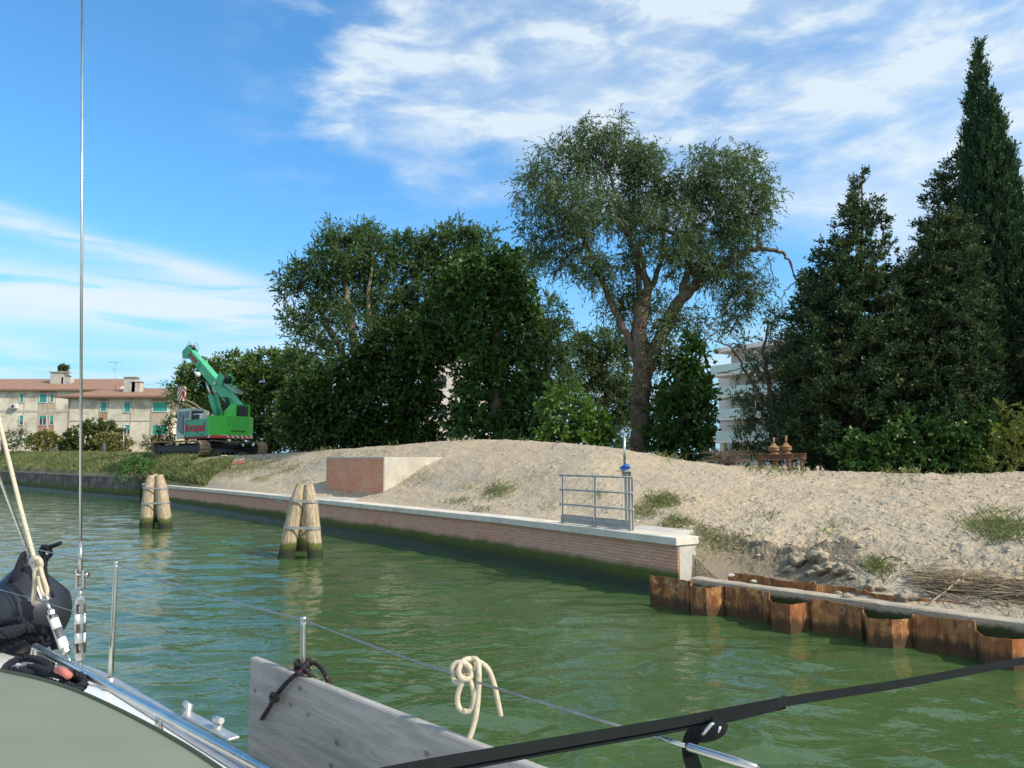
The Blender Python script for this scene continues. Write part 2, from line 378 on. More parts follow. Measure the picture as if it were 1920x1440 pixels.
def hit(px, py, y0=8, y1=140, far=False):
    """where a line of sight meets the ground"""
    a, b = ray(px, py); Ys = np.arange(y0, y1, .05); g = tz(a * Ys, Ys); D = knots(np.array([a]))[0][0, 0]
    ok = np.where((CH + b * Ys < g) & (Ys > D))[0]
    if len(ok) == 0: return None
    y = Ys[ok[0]]; return Vector((a * y, y, float(g[ok[0]])))
def make_ground():
    us = np.concatenate([np.linspace(-2.7, -.70, 60)[:-1], np.linspace(-.70, -.30, 170)[:-1], np.linspace(-.30, .20, 430)[:-1], np.linspace(.20, .74, 620)[:-1], np.linspace(.74, 3.4, 90)])
    tt = np.concatenate([np.linspace(0, 1, 60)[:-1] ** 1.15, 1 + np.linspace(0, 1, 70)[:-1], 2 + np.linspace(0, 1, 90)[:-1], 3 + np.linspace(0, 1, 90)[:-1], 4 + np.linspace(0, 1, 24)[:-1], 5 + np.linspace(0, 1, 14)])
    U, T = np.meshgrid(us, tt, indexing='ij'); D, Z = knots(U); k = np.minimum(T.astype(int), 5); fr = T - k
    d0 = np.take_along_axis(D, k[..., None], -1)[..., 0]; d1 = np.take_along_axis(D, k[..., None] + 1, -1)[..., 0]
    Y = d0 + fr * (d1 - d0); X = U * Y; z = tz(X, Y)
    # far ring and a skirt at the front edge
    Yf = np.full((len(us), 1), 4000.); zf = np.full_like(Yf, 2.5)
    X = np.concatenate([X[:, :1] , X, us[:, None] * Yf], 1); Y = np.concatenate([Y[:, :1], Y, Yf], 1); z = np.concatenate([z[:, :1] - 2.5, z, zf], 1)
    n, mN = X.shape
    V = np.stack([X, Y, z], -1).reshape(-1, 3)
    I = np.arange(n * mN).reshape(n, mN)
    Fq = np.stack([I[:-1, :-1], I[1:, :-1], I[1:, 1:], I[:-1, 1:]], -1).reshape(-1, 4)
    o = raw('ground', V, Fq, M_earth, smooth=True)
    u = X / Y; gm = np.clip((-.36 - u) / .07, 0, 1)                # grass on the old bank
    un = fbm(X * .45, Y * .45, 4, 55)
    Dk = np.concatenate([D[:, :1], D, D[:, :1]], 1)
    s1 = np.clip((Y - Dk[..., 1]) / 2., 0, 1) * np.clip(1.5 - (Y - Dk[..., 3]) / 8, 0, 1)
    weeds = np.clip((un - .10) * 7, 0, 1) * .55 * s1 * np.clip((.8 - u), .2, 1) * np.clip((-.1 - u) / .2 + .35, .12, 1)
    g = np.clip(np.maximum(gm * (1.0 + 1.0 * (un)), weeds), 0, 1)
    a = o.data.attributes.new('grass', 'FLOAT', 'POINT'); a.data.foreach_set('value', g.ravel().astype(np.float32))
    scarp_shade = np.clip((u - .22) / .03, 0, 1) * np.clip((1.12 - (Y - Dk[..., 1]) / np.maximum(Dk[..., 2] - Dk[..., 1], .4)) * 3, 0, 1) * np.clip((.47 - u) / .05, .35, 1)  # mask for the overhang's shade, painted into the earth colour along the scarp
    a = o.data.attributes.new('scarp_shade', 'FLOAT', 'POINT'); a.data.foreach_set('value', scarp_shade.ravel().astype(np.float32))
    tag(o, kind='structure'); return o
def earth_mat():
    m = bpy.data.materials.new('dry clay earth'); m.use_nodes = True; T = NT(m.node_tree); b = T.n['Principled BSDF']
    P = T.new('ShaderNodeNewGeometry').outputs['Position']
    n1 = T.noise(P, .55, 5, .6); n2 = T.noise(P, 5, 6, .65); n3 = T.noise(P, 22, 4, .6)
    c = T.mix(T.ramp(n1, .35, .66), (.50, .40, .275, 1), (.415, .36, .275, 1)); c = T.mix(T.m('MULTIPLY', T.ramp(T.noise(T.mapping(P, scale=(.5, 1.4, 1)), 1.1, 5, .65), .52, .66), .45), c, (.34, .285, .20, 1))
    c = T.mix(T.m('MULTIPLY', T.ramp(n2, .46, .72), .6), c, (.545, .47, .355, 1))
    c = T.mix(T.m('MULTIPLY', T.ramp(n3, .60, .40), .35), c, (.27, .225, .16, 1))
    pz = T.new('ShaderNodeTexVoronoi'); T.put(pz.inputs['Vector'], T.mapping(P, scale=(1, 1, 1.2))); pz.inputs['Scale'].default_value = 9
    peb = T.ramp(pz.outputs['Distance'], .16, .08); rp = T.ramp(T.noise(P, 3, 2), .5, .62)
    c = T.mix(T.m('MULTIPLY', peb, T.m('MULTIPLY', rp, .8)), c, (.62, .56, .45, 1))
    ga = T.new('ShaderNodeAttribute', attribute_name='grass').outputs['Fac']
    da = T.new('ShaderNodeAttribute', attribute_name='scarp_shade').outputs['Fac']
    gc = T.mix(T.ramp(T.noise(P, 2.2, 5, .7), .35, .65), (.10, .125, .045, 1), (.24, .22, .10, 1))
    gc = T.mix(T.ramp(T.noise(P, .4, 3), .4, .62), gc, (.30, .255, .135, 1))
    gf = T.ramp(T.m('ADD', ga, T.m('MULTIPLY', T.m('SUBTRACT', n2, .5), .9)), .3, .62)
    c = T.mix(gf, c, gc)
    c = T.mix(T.m('MULTIPLY', T.ramp(T.m('ADD', da, T.m('MULTIPLY', T.m('SUBTRACT', n2, .5), .8)), .3, .6), .85), c, (.165, .14, .10, 1))  # dark clay tint paints shade on the scarp
    T.l.new(c, b.inputs['Base Color']); b.inputs['Roughness'].default_value = .95; b.inputs['Specular IOR Level'].default_value = .15
    vo = T.new('ShaderNodeTexVoronoi', feature='DISTANCE_TO_EDGE')
    wv = T.new('ShaderNodeVectorMath', operation='ADD'); T.put(wv.inputs[0], P); T.put(wv.inputs[1], T.mapping(T.noise(P, 3, 3, out=1), scale=(.5, .5, .5)))
    T.put(vo.inputs['Vector'], wv.outputs[0]); vo.inputs['Scale'].default_value = 3.2
    cr = T.ramp(vo.outputs[0], 0, .09)
    h = T.m('ADD', T.m('MULTIPLY', cr, .45), T.m('ADD', T.m('MULTIPLY', n2, 1.1), T.m('MULTIPLY', n3, .5)))
    T.l.new(T.bump(h, .6, .05), b.inputs['Normal'])
    return m
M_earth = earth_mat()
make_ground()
# ------------------------------------------------------------------ water
def water_mat():
    m = bpy.data.materials.new('murky green water'); m.use_nodes = True; T = NT(m.node_tree); b = T.n['Principled BSDF']
    P = T.new('ShaderNodeNewGeometry').outputs['Position']
    c = T.mix(T.ramp(T.noise(P, .12, 4), .3, .7), (.043, .088, .029, 1), (.066, .114, .039, 1))
    T.l.new(c, b.inputs['Base Color']); b.inputs['Roughness'].default_value = .008; b.inputs['IOR'].default_value = 1.333
    n1 = T.noise(T.mapping(P, scale=(1, 1.6, 1), rot=(0, 0, R(20))), 3.2, 3, .5, .4)
    n2 = T.noise(T.mapping(P, scale=(1, 1.5, 1), rot=(0, 0, R(-14))), 9, 3, .5, .2)
    h = T.m('ADD', n1, T.m('MULTIPLY', n2, .25))
    T.l.new(T.bump(h, .34, .05), b.inputs['Normal'])
    return m
M_water = water_mat()
def make_water():
    us = np.linspace(-1.5, 1.5, 560); ys = np.exp(np.linspace(math.log(1.2), math.log(150), 640))
    U, Y = np.meshgrid(us, ys, indexing='ij'); X = U * Y
    a = np.cos(.35) * X + np.sin(.35) * Y; bq = -np.sin(.35) * X + np.cos(.35) * Y
    wx = X + fbm(X * .7, Y * .7, 2, 5) * 1.2; wy = Y + fbm(X * .7 + 9, Y * .7, 2, 6) * 1.2
    h = fbm(wx * .8, wy * 1.4, 2, 71, .45) * .085 + fbm((wx * .9 + wy * .3) * 2.4, wy * 4.0, 2, 83, .45) * .050
    fade = np.clip(1.6 - Y / 60, .15, 1)
    h = h * fade
    n, mN = X.shape; V = np.stack([X, Y, h], -1).reshape(-1, 3); I = np.arange(n * mN).reshape(n, mN)
    Fq = np.stack([I[:-1, :-1], I[1:, :-1], I[1:, 1:], I[:-1, 1:]], -1).reshape(-1, 4)
    b = len(V); V = np.concatenate([V, [(-400, -300, -.09), (400, -300, -.09), (400, 400, -.09), (-400, 400, -.09)]]); Fq = np.concatenate([Fq, [(b, b + 1, b + 2, b + 3)]])
    tag(raw('water', V, Fq, M_water, smooth=True), kind='structure')
make_water()
# ------------------------------------------------------------------ quay walls
def brick_mat(name, c1, c2, mortar, algae=True, bw=.25, bh=.068, az0=.50, az1=.66, msize=.0065, stain=True):
    m = bpy.data.materials.new(name); m.use_nodes = True; T = NT(m.node_tree); b = T.n['Principled BSDF']
    uv = T.new('ShaderNodeTexCoord').outputs['UV']; P = T.new('ShaderNodeNewGeometry').outputs['Position']
    br = T.new('ShaderNodeTexBrick'); T.put(br.inputs['Vector'], uv)
    br.inputs['Color1'].default_value = c4(c1); br.inputs['Color2'].default_value = c4(c2); br.inputs['Mortar'].default_value = c4(mortar)
    br.inputs['Scale'].default_value = 1; br.inputs['Brick Width'].default_value = bw; br.inputs['Row Height'].default_value = bh; br.inputs['Mortar Size'].default_value = msize
    br.inputs['Mortar Smooth'].default_value = .3; br.inputs['Bias'].default_value = -.1
    n = T.noise(P, 1.2, 6, .6); n2 = T.noise(P, 14, 5, .6)
    c = T.mix(T.m('MULTIPLY', T.ramp(n, .4, .7), .35), br.outputs['Color'], (.60, .46, .38, 1))
    c = T.mix(T.m('MULTIPLY', n2, .5), c, T.mix(1, c, (.75, .7, .68, 1), 'MULTIPLY'))
    if stain:
        st = T.noise(T.mapping(uv, scale=(2.2, .25, 1)), 1.6, 5, .7)
        c = T.mix(T.m('MULTIPLY', T.ramp(st, .62, .74), .55), c, (.60, .57, .52, 1))
    if algae:
        z = T.new('ShaderNodeSeparateXYZ'); T.put(z.inputs[0], P)
        zz_ = T.m('ADD', z.outputs[2], T.m('MULTIPLY', T.m('SUBTRACT', n, .5), .22))
        zz_ = T.m('ADD', zz_, T.m('MULTIPLY', T.m('SUBTRACT', n2, .5), .10))
        g = T.ramp(zz_, az1, az0)
        gc = T.mix(T.ramp(zz_, .12, az0), (.020, .032, .008, 1), (.085, .11, .014, 1))
        c = T.mix(g, c, gc)
        T.l.new(T.m('SUBTRACT', .85, T.m('MULTIPLY', T.ramp(zz_, .35, .1), .45)), b.inputs['Roughness'])
    else: b.inputs['Roughness'].default_value = .85
    T.l.new(c, b.inputs['Base Color'])
    h = T.m('ADD', T.m('MULTIPLY', br.outputs['Fac'], -1), T.m('MULTIPLY', n2, .5))
    T.l.new(T.bump(h, .7, .008), b.inputs['Normal'])
    return m
M_brick = brick_mat('quay brick', (.66, .34, .22), (.74, .43, .30), (.36, .23, .17), az0=.42, az1=.60)
M_old = brick_mat('old dark stone', (.075, .065, .055), (.13, .11, .09), (.16, .15, .13), bw=.6, bh=.2, az0=.5, az1=.8)
def coping_mat():
    m = mat('coping concrete', (.66, .60, .50), .85, 0, .10, 3, .5, 60, .003, dark=(.44, .42, .37), dscale=1.6, dth=(.5, .75)); return m
def offset_line(pts, d):
    out = []
    for i, p in enumerate(pts):
        a = Vector(pts[max(i - 1, 0)]); b = Vector(pts[min(i + 1, len(pts) - 1)]); t = (b - a).normalized(); nrm = Vector((t.y, -t.x))
        if nrm.dot(Vector((.8, .6))) < 0: nrm = -nrm
        out.append(Vector(p) + nrm * d)
    return out
def resample(pts, step):
    out = []
    for a, b in zip(pts, pts[1:]):
        a = Vector(a); b = Vector(b); n = max(1, int((b - a).length / step))
        out += [a + (b - a) * i / n for i in range(n)]
    return out + [Vector(pts[-1])]
def strip(mb, pts, d0, d1, z0, z1, s0=0):
    """swept rectangle along the line, from offset d0 (front) to d1, with uv in metres"""
    A = offset_line(pts, d0); B = offset_line(pts, d1); s = s0; k = len(pts)
    for i in range(k - 1):
        L = (A[i + 1] - A[i]).length; a, b, c, d = A[i], A[i + 1], B[i + 1], B[i]
        mb.quad((a.x, a.y, z0), (b.x, b.y, z0), (b.x, b.y, z1), (a.x, a.y, z1), [(s, z0), (s + L, z0), (s + L, z1), (s, z1)])
        mb.quad((a.x, a.y, z1), (b.x, b.y, z1), (c.x, c.y, z1), (d.x, d.y, z1), [(s, 0), (s + L, 0), (s + L, d1 - d0), (s, d1 - d0)])
        mb.quad((d.x, d.y, z1), (c.x, c.y, z1), (c.x, c.y, z0), (d.x, d.y, z0), [(s, z1), (s + L, z1), (s + L, z0), (s, z0)])
        mb.quad((a.x, a.y, z0), (d.x, d.y, z0), (c.x, c.y, z0), (b.x, b.y, z0), [(s, 0), (s, 1), (s + L, 1), (s + L, 0)])
        s += L
    for i in (0, k - 1):
        a, d = A[i], B[i]; w = d1 - d0
        mb.quad((a.x, a.y, z0), (d.x, d.y, z0), (d.x, d.y, z1), (a.x, a.y, z1), [(0, z0), (w, z0), (w, z1), (0, z1)])
    return mb
newq = resample(NEWQ, 3.0)
p0 = newq[0]
qw = empty('quay_wall', (p0.x, p0.y, 0), 'long new brick faced canal wall with pale coping and green algae at the waterline', 'canal wall')
dirn = (newq[1] - newq[0]).normalized()
wl = [newq[0] + dirn * .06] + newq[1:]
strip(MB(), wl, .09, .12, -.8, 1.018).build('brick_facing', M_brick, qw)
strip(MB(), [newq[0] + dirn * .045] + newq[1:], .122, .58, -.8, 1.018).build('concrete_core', M_conc, qw)
M_cop = coping_mat()
# coping laid in slabs with open joints
k = 0; seg = resample(NEWQ, 2.4)
for a, b in zip(seg, seg[1:]):
    t = (b - a).normalized(); q = MB(); 
    A, B = a + t * .004, b - t * .004
    nrm = Vector((t.y, -t.x)); nrm = nrm if nrm.dot(Vector((.8, .6))) > 0 else -nrm
    c = (A + B) / 2 + nrm * .32
    M = Matrix(((t.x, nrm.x, 0), (t.y, nrm.y, 0), (0, 0, 1)))
    q.box((c.x, c.y, 1.1), ((B - A).length, .64, .16), M=M, bev=.012)
    q.build('coping_slab', M_cop, qw)
ow = empty('old_quay_wall', (OLDQ[0][0], OLDQ[0][1], 0), 'old dark stone canal wall beyond the new brick wall, green at the waterline', 'canal wall')
oq = resample(OLDQ, 6)
strip(MB(), oq, 0, .45, -.8, 1.42).build('wall_face', M_old, ow)
strip(MB(), oq, -.04, .5, 1.422, 1.54).build('coping', mat('old coping', (.20, .18, .15), .9, 0, .3, 1.5, dark=(.34, .31, .26), dscale=1.1), ow)
# ------------------------------------------------------------------ brick fronted outlet chamber in the bank
bR = onz(719, 935, 1.18); bL = onz(611, 927.5, 1.18)
bd = (bL - bR).normalized(); bn = Vector((-bd.y, bd.x, 0)); bn = bn if bn.dot(Vector((.75, .66, 0))) > 0 else -bn
bw_ = (bL - bR).length; btop = at(719, 857, bR.y).z
ch = empty('outlet_chamber', bR, 'low concrete chamber with a brick front panel set into the dirt mound', 'concrete chamber')
MBx = Matrix(((bd.x, bn.x, 0), (bd.y, bn.y, 0), (0, 0, 1)))
def cbx(mb, u0, u1, v0, v1, z0, z1, bev=0):
    c = bR + bd * ((u0 + u1) / 2) + bn * ((v0 + v1) / 2); return mb.box((c.x, c.y, (z0 + z1) / 2), (u1 - u0, v1 - v0, z1 - z0), M=MBx, bev=bev)
cbx(MB(), 0, .3, .03, 6, .6, btop, .01).build('side_wall', mat('chamber concrete', (.50, .47, .39), .85, 0, .14, 1.5, .5, 30, .004, dark=(.38, .35, .27), dscale=.9), ch)
cbx(MB(), bw_ - .3, bw_, .03, 6, .6, btop, .01).build('side_wall', MATS['chamber concrete'], ch)
cbx(MB(), .3, bw_ - .3, .06, 6, btop - .3, btop - .012).build('roof_slab', M_conc, ch)
mb = MB(); a = bR + bd * .05 + bn * .0; b = bR + bd * (bw_ - .05)
mb.quad((a.x, a.y, .9), (b.x, b.y, .9), (b.x, b.y, btop - .05), (a.x, a.y, btop - .05), [(0, 0), (bw_ - .1, 0), (bw_ - .1, btop - .95), (0, btop - .95)])
c_, d_ = a + bn * .1, b + bn * .1
mb.quad((c_.x, c_.y, .9), (c_.x, c_.y, btop - .05), (d_.x, d_.y, btop - .05), (d_.x, d_.y, .9), [(0, 0), (0, 1), (1, 1), (1, 0)])
mb.build('brick_panel', brick_mat('chamber brick', (.70, .29, .15), (.80, .38, .22), (.30, .16, .10), False, .25, .072, msize=.009, stain=False), ch)
mb = MB(); cbx(mb, 0, .05, -.012, .03, .9, btop + .004); cbx(mb, bw_ - .05, bw_, -.012, .03, .9, btop + .004); cbx(mb, .052, bw_ - .052, -.012, .06, btop - .05, btop + .004)
mb.build('steel_trim', M_galv, ch)
ap = MB(); cbx(ap, -.3, bw_ + .8, -1.9, -.02, .9, 1.190, .004); tag(ap.build('paving_slab', M_conc), 'flat grey concrete apron between the quay coping and the brick chamber', 'paving', kind='structure')
# ------------------------------------------------------------------ mooring dolphins
def wood_mat():
    m = bpy.data.materials.new('bleached pile wood'); m.use_nodes = True; T = NT(m.node_tree); b = T.n['Principled BSDF']
    P = T.new('ShaderNodeNewGeometry').outputs['Position']
    g = T.noise(T.mapping(P, scale=(14, 14, 1.2)), 1.6, 6, .65, .3); n = T.noise(P, 2.4, 5, .6); n2 = T.noise(P, 12, 4)
    c = T.mix(T.ramp(g, .3, .7), (.27, .20, .125, 1), (.58, .48, .335, 1)); c = T.mix(T.m('MULTIPLY', T.ramp(T.noise(T.mapping(P, scale=(26, 26, .7)), 1.3, 4, .6), .60, .68), .7), c, (.12, .085, .05, 1))
    c = T.mix(T.m('MULTIPLY', T.ramp(n, .55, .7), .6), c, (.42, .25, .13, 1))
    z = T.new('ShaderNodeSeparateXYZ'); T.put(z.inputs[0], P)
    zz_ = T.m('ADD', z.outputs[2], T.m('MULTIPLY', T.m('SUBTRACT', T.m('ADD', T.m('MULTIPLY', n, .5), T.m('MULTIPLY', n2, .5)), .5), .45))
    c = T.mix(T.ramp(zz_, .46, .36), c, T.mix(T.ramp(zz_, .15, .35), (.022, .030, .012, 1), (.10, .115, .02, 1)))
    T.l.new(c, b.inputs['Base Color']); b.inputs['Roughness'].default_value = .8
    T.l.new(T.bump(T.m('ADD', g, T.m('MULTIPLY', n2, .4)), .9, .03), b.inputs['Normal'])
    return m
M_wood = wood_mat()
def pile(parent, base, top, r, rnd, lean=0):
    base = Vector(base); top = Vector(top); n = 18; k = 16; vs = []; ax = (top - base).normalized()
    x = ax.orthogonal().normalized(); y = ax.cross(x); ph = rnd.random() * 6
    for i in range(k + 1):
        t = i / k; p = base.lerp(top, t)
        rr = r * (1.06 - .10 * t); cut = 1
        if t > .84: cut = 1 - (t - .84) / .16 * .42
        for j in range(n):
            a = 2 * PI * j / n
            w = 1 + .05 * math.sin(2 * a + ph + t * 2) + .025 * math.sin(5 * a + ph * 2 + t * 7) + rnd.uniform(-.012, .012)
            vs.append(p + (x * math.cos(a) + y * math.sin(a)) * rr * w * cut)
    mb = MB(); fs = [(i * n + j, i * n + (j + 1) % n, (i + 1) * n + (j + 1) % n, (i + 1) * n + j) for i in range(k) for j in range(n)]
    mb.add(vs, fs, sm=True); mb.add([vs[k * n + j] for j in range(n)], [tuple(range(n))])
    return mb.build('pile', M_wood, parent)
def dolphin(px0, px1, pw, ybot, ytop, tops, backp, label, seed, bands):
    rnd = random.Random(seed); b0 = onz((px0 + px1) / 2, ybot, 0); Y = b0.y
    root = empty('mooring_dolphin', b0, label, 'mooring post', 'timber mooring dolphins in the canal')
    r = pw / 2 / F * Y; P3 = []
    for (bx, tx) in ((px0, tops[0]), (px1, tops[1])):
        bw = onz(bx, ybot, 0); tw = at(tx, ytop, Y + .12); ex = bw - (tw - bw) * .5
        pile(root, ex, tw, r, rnd); P3.append((bw, tw))
    bw = onz(backp[0], ybot - 13, 0); tw = at(backp[1], ytop + 3, Y + .62); pile(root, bw - (tw - bw) * .4, tw, r * .95, rnd); P3.append((bw, tw))
    for yb in bands:  # flat iron straps wrapped round the three piles
        z = at(960, yb, Y).z; pts = []
        for bw, tw in P3:
            t = (z - bw.z) / (tw.z - bw.z); pts.append(bw.lerp(tw, t))
        cen = sum(pts, Vector()) / 3; allp = []
        for q in pts:
            for j in range(16): a = 2 * PI * j / 16; allp.append((q.x + math.cos(a) * r * 1.09, q.y + math.sin(a) * r * 1.09))
        hull = convex(allp); s = MB(); nh = len(hull); h = .035; tl = .012
        tilt = rnd.uniform(-.05, .06)
        for rr_, sgn in ((0, 1),):
            o1 = [Vector((x, y, z + tilt * (x - cen.x))) for x, y in hull]; o2 = [p + (Vector((p.x, p.y, 0)) - Vector((cen.x, cen.y, 0))).normalized() * tl for p in o1]
            vs = [p - Vector((0, 0, h)) for p in o1] + [p + Vector((0, 0, h)) for p in o1] + [p - Vector((0, 0, h)) for p in o2] + [p + Vector((0, 0, h)) for p in o2]
            fs = []
            for i in range(nh):
                j = (i + 1) % nh
                fs += [(2 * nh + i, 2 * nh + j, 3 * nh + j, 3 * nh + i), (i, nh + i, nh + j, j), (nh + i, 3 * nh + i, 3 * nh + j, nh + j), (i, j, 2 * nh + j, 2 * nh + i)]
            s.add(vs, fs)
        s.build('iron_strap', M_galv, root)
    return root
def convex(pts):
    pts = sorted(set((round(a, 5), round(b, 5)) for a, b in pts))
    def half(ps):
        h = []
        for p in ps:
            while len(h) > 1 and (h[-1][0] - h[-2][0]) * (p[1] - h[-2][1]) - (h[-1][1] - h[-2][1]) * (p[0] - h[-2][0]) <= 0: h.pop()
            h.append(p)
        return h
    a = half(pts); b = half(pts[::-1]); return a[:-1] + b[:-1]
dolphin(536, 591, 27, 1046, 908, (564, 579), (565, 572), 'nearer timber mooring dolphin of three bleached piles with two iron straps', 3, (939, 989))
dolphin(275, 310, 24, 990, 891, (284, 299), (298, 292), 'farther timber mooring dolphin of bleached piles, near the left end of the brick wall', 8, (915, 944))
# ------------------------------------------------------------------ rusty sheet piles
def rust_mat():
    m = bpy.data.materials.new('rusty steel'); m.use_nodes = True; T = NT(m.node_tree); b = T.n['Principled BSDF']
    P = T.new('ShaderNodeNewGeometry').outputs['Position']
    g = T.noise(T.mapping(P, scale=(4, 4, .9)), 1.6, 7, .7, .5); n = T.noise(P, 5, 6, .68); n2 = T.noise(P, 26, 4, .6)
    c = T.mix(T.ramp(g, .38, .64), (.16, .060, .028, 1), (.44, .19, .065, 1))
    c = T.mix(T.m('MULTIPLY', T.ramp(n, .50, .64), .8), c, (.60, .30, .11, 1)); c = T.mix(T.m('MULTIPLY', T.ramp(T.noise(P, 1.7, 3), .52, .6), .55), c, (.36, .11, .035, 1)); c = T.mix(T.m('MULTIPLY', T.ramp(T.noise(P, 3.1, 6, .7), .60, .68), .6), c, (.55, .42, .27, 1))
    c = T.mix(T.m('MULTIPLY', T.ramp(n, .38, .28), .8), c, (.055, .022, .014, 1))
    z = T.new('ShaderNodeSeparateXYZ'); T.put(z.inputs[0], P)
    zz_ = T.m('ADD', z.outputs[2], T.m('MULTIPLY', T.m('SUBTRACT', g, .5), .35))
    c = T.mix(T.m('MULTIPLY', T.ramp(zz_, .25, .12), .85), c, (.05, .032, .014, 1))
    T.l.new(c, b.inputs['Base Color']); b.inputs['Roughness'].default_value = .85
    T.l.new(T.bump(T.m('ADD', n, T.m('MULTIPLY', n2, .5)), .8, .012), b.inputs['Normal'])
    return m
M_rust = rust_mat()
def sheet_pile(k0, w, out, top, off, rnd, label, group, y_off=0, drop=-1.5, dep=.29):
    base = SHEET0 + SHD * k0 + SHN * (-off); root = base
    prof = [(0, 0), (.035, 0), (.19, dep), (w - .19, dep), (w - .035, 0), (w, 0)]
    th = .012; vs = []; n = len(prof); zt = []
    tl = rnd.uniform(-.02, .02)
    for i, (s, d) in enumerate(prof):
        p = base + SHD * s + SHN * (d * out + (rnd.uniform(-.01, .01) if 0 < i < n - 1 else 0)); zt.append(top + tl * (s / w) + rnd.uniform(-.012, .012)); vs.append(p)
    mb = MB(); N3 = SHN * th
    # sections up the height so the steel has slight waviness and a torn top edge
    for i in range(n - 1):
        a, b = vs[i], vs[i + 1]; m = 3
        for j in range(m):
            A = a.lerp(b, j / m); B = a.lerp(b, (j + 1) / m)
            za = zt[i] + (zt[i + 1] - zt[i]) * j / m + (rnd.uniform(-.008, .008) if j else 0); zb = zt[i] + (zt[i + 1] - zt[i]) * (j + 1) / m
            mb.add([(A.x, A.y, drop), (B.x, B.y, drop), (B.x, B.y, zb), (A.x, A.y, za), (A.x - N3.x, A.y - N3.y, drop), (B.x - N3.x, B.y - N3.y, drop), (B.x - N3.x, B.y - N3.y, zb), (A.x - N3.x, A.y - N3.y, za)],
                   [(0, 1, 2, 3), (5, 4, 7, 6), (3, 2, 6, 7)])
    for e in (0, n - 1):  # interlock beads
        p = vs[e]; mb.tube([(p.x, p.y, drop), (p.x, p.y, zt[e] + .01)], .022, 6, sm=False)
    o = mb.build('sheet_pile', M_rust, None, fixn=False)
    tag(o, label, 'sheet pile', group); return o
rnd = random.Random(5)
ks = [-.02, .84, 1.56, 2.36, 3.07, 3.88, 4.6, 5.38, 6.08, 6.85, 7.6, 8.4, 9.2]
labs = ['rusty sheet pile at the left end, touching the end of the brick wall', 'rusty sheet pile second from the end of the brick wall, bulging to the water',
        'rusty sheet pile third from the brick wall end, set back under concrete crumbs', 'rusty sheet pile with a grey stained panel, fourth from the brick wall end',
        'rusty sheet pile fifth from the brick wall end, set back from the water', 'orange rusty sheet pile bulging to the water, sixth from the brick wall end',
        'dark rusty sheet pile set back, seventh from the brick wall end', 'large rusty sheet pile bulging out, eighth from the brick wall end', 'rusty sheet pile at the right edge of the picture beside the black strap']
for i in range(len(ks) - 3):
    out = 1 if i % 2 == 1 else -.25
    top = np.interp(ks[i], [0, 1.5, 3, 5, 8], [.52, .52, .50, .47, .44])
    sheet_pile(ks[i], ks[i + 1] - ks[i], out, float(top) - (.085 if out > 0 and i > 2 else 0), 0, rnd, labs[min(i, 8)] if i < 9 else 'last rusty sheet pile, outside the right edge of the photo', 'rusty sheet piles along the water')
rl = ['low rusty pile top in the trench behind the beam, nearest the brick wall', 'low rusty pile top in the trench, second from the brick wall', 'low rusty pile top in the trench, third from the brick wall', 'low rusty pile top in the trench, fourth from the brick wall', 'low rusty pile top in the trench, farthest from the brick wall, by the dried reeds']
for i, k0 in enumerate((.9, 1.75, 2.6, 3.45, 4.3)):
    sheet_pile(k0, .82, 1 if i % 2 else -1, .56 - .01 * i, 1.22, rnd, rl[i], 'rear row of rusty sheet piles', dep=.1)
bm_ = MB(); A = SHEET0 + SHD * .62 - SHN * .50; B = SHEET0 + SHD * 11 - SHN * .36; m = 60; prev = None
vs = []; nb = 10
for i in range(m + 1):
    p = A.lerp(B, i / m) + SHN * (.02 * math.sin(i * .31))
    for j in range(nb):
        a = 2 * PI * j / nb; rr = 1 + rnd.uniform(-.035, .035)
        ca_, sa_ = math.cos(a), math.sin(a); sq = lambda v: math.copysign(abs(v) ** .25, v)
        vs.append(p + SHN * (sq(ca_) * .15 * rr) + Vector((0, 0, .36 + sq(sa_) * .17 * rr)))
bm_.add(vs, [(i * nb + j, i * nb + (j + 1) % nb, (i + 1) * nb + (j + 1) % nb, (i + 1) * nb + j) for i in range(m) for j in range(nb)] + [tuple(range(nb)), tuple(m * nb + j for j in range(nb))], sm=False)
def beam_mat():
    m = bpy.data.materials.new('beam concrete'); m.use_nodes = True; T = NT(m.node_tree); b = T.n['Principled BSDF']; P = T.new('ShaderNodeNewGeometry').outputs['Position']
    n = T.noise(P, 5, 6, .65); n2 = T.noise(P, 40, 4, .6); z = T.new('ShaderNodeSeparateXYZ'); T.put(z.inputs[0], P)
    c = T.mix(T.ramp(n, .35, .68), (.50, .43, .32, 1), (.36, .31, .23, 1)); c = T.mix(T.m('MULTIPLY', T.ramp(n2, .55, .7), .4), c, (.22, .19, .14, 1))
    c = T.mix(T.ramp(T.m('ADD', z.outputs[2], T.m('MULTIPLY', T.m('SUBTRACT', n, .5), .2)), .47, .38), c, (.035, .055, .012, 1))
    T.l.new(c, b.inputs['Base Color']); b.inputs['Roughness'].default_value = .9; T.l.new(T.bump(T.m('ADD', n, n2), .8, .02), b.inputs['Normal']); return m
tag(bm_.build('concrete_beam', beam_mat()), 'long weathered concrete beam lying behind the rusty sheet piles', 'concrete beam')
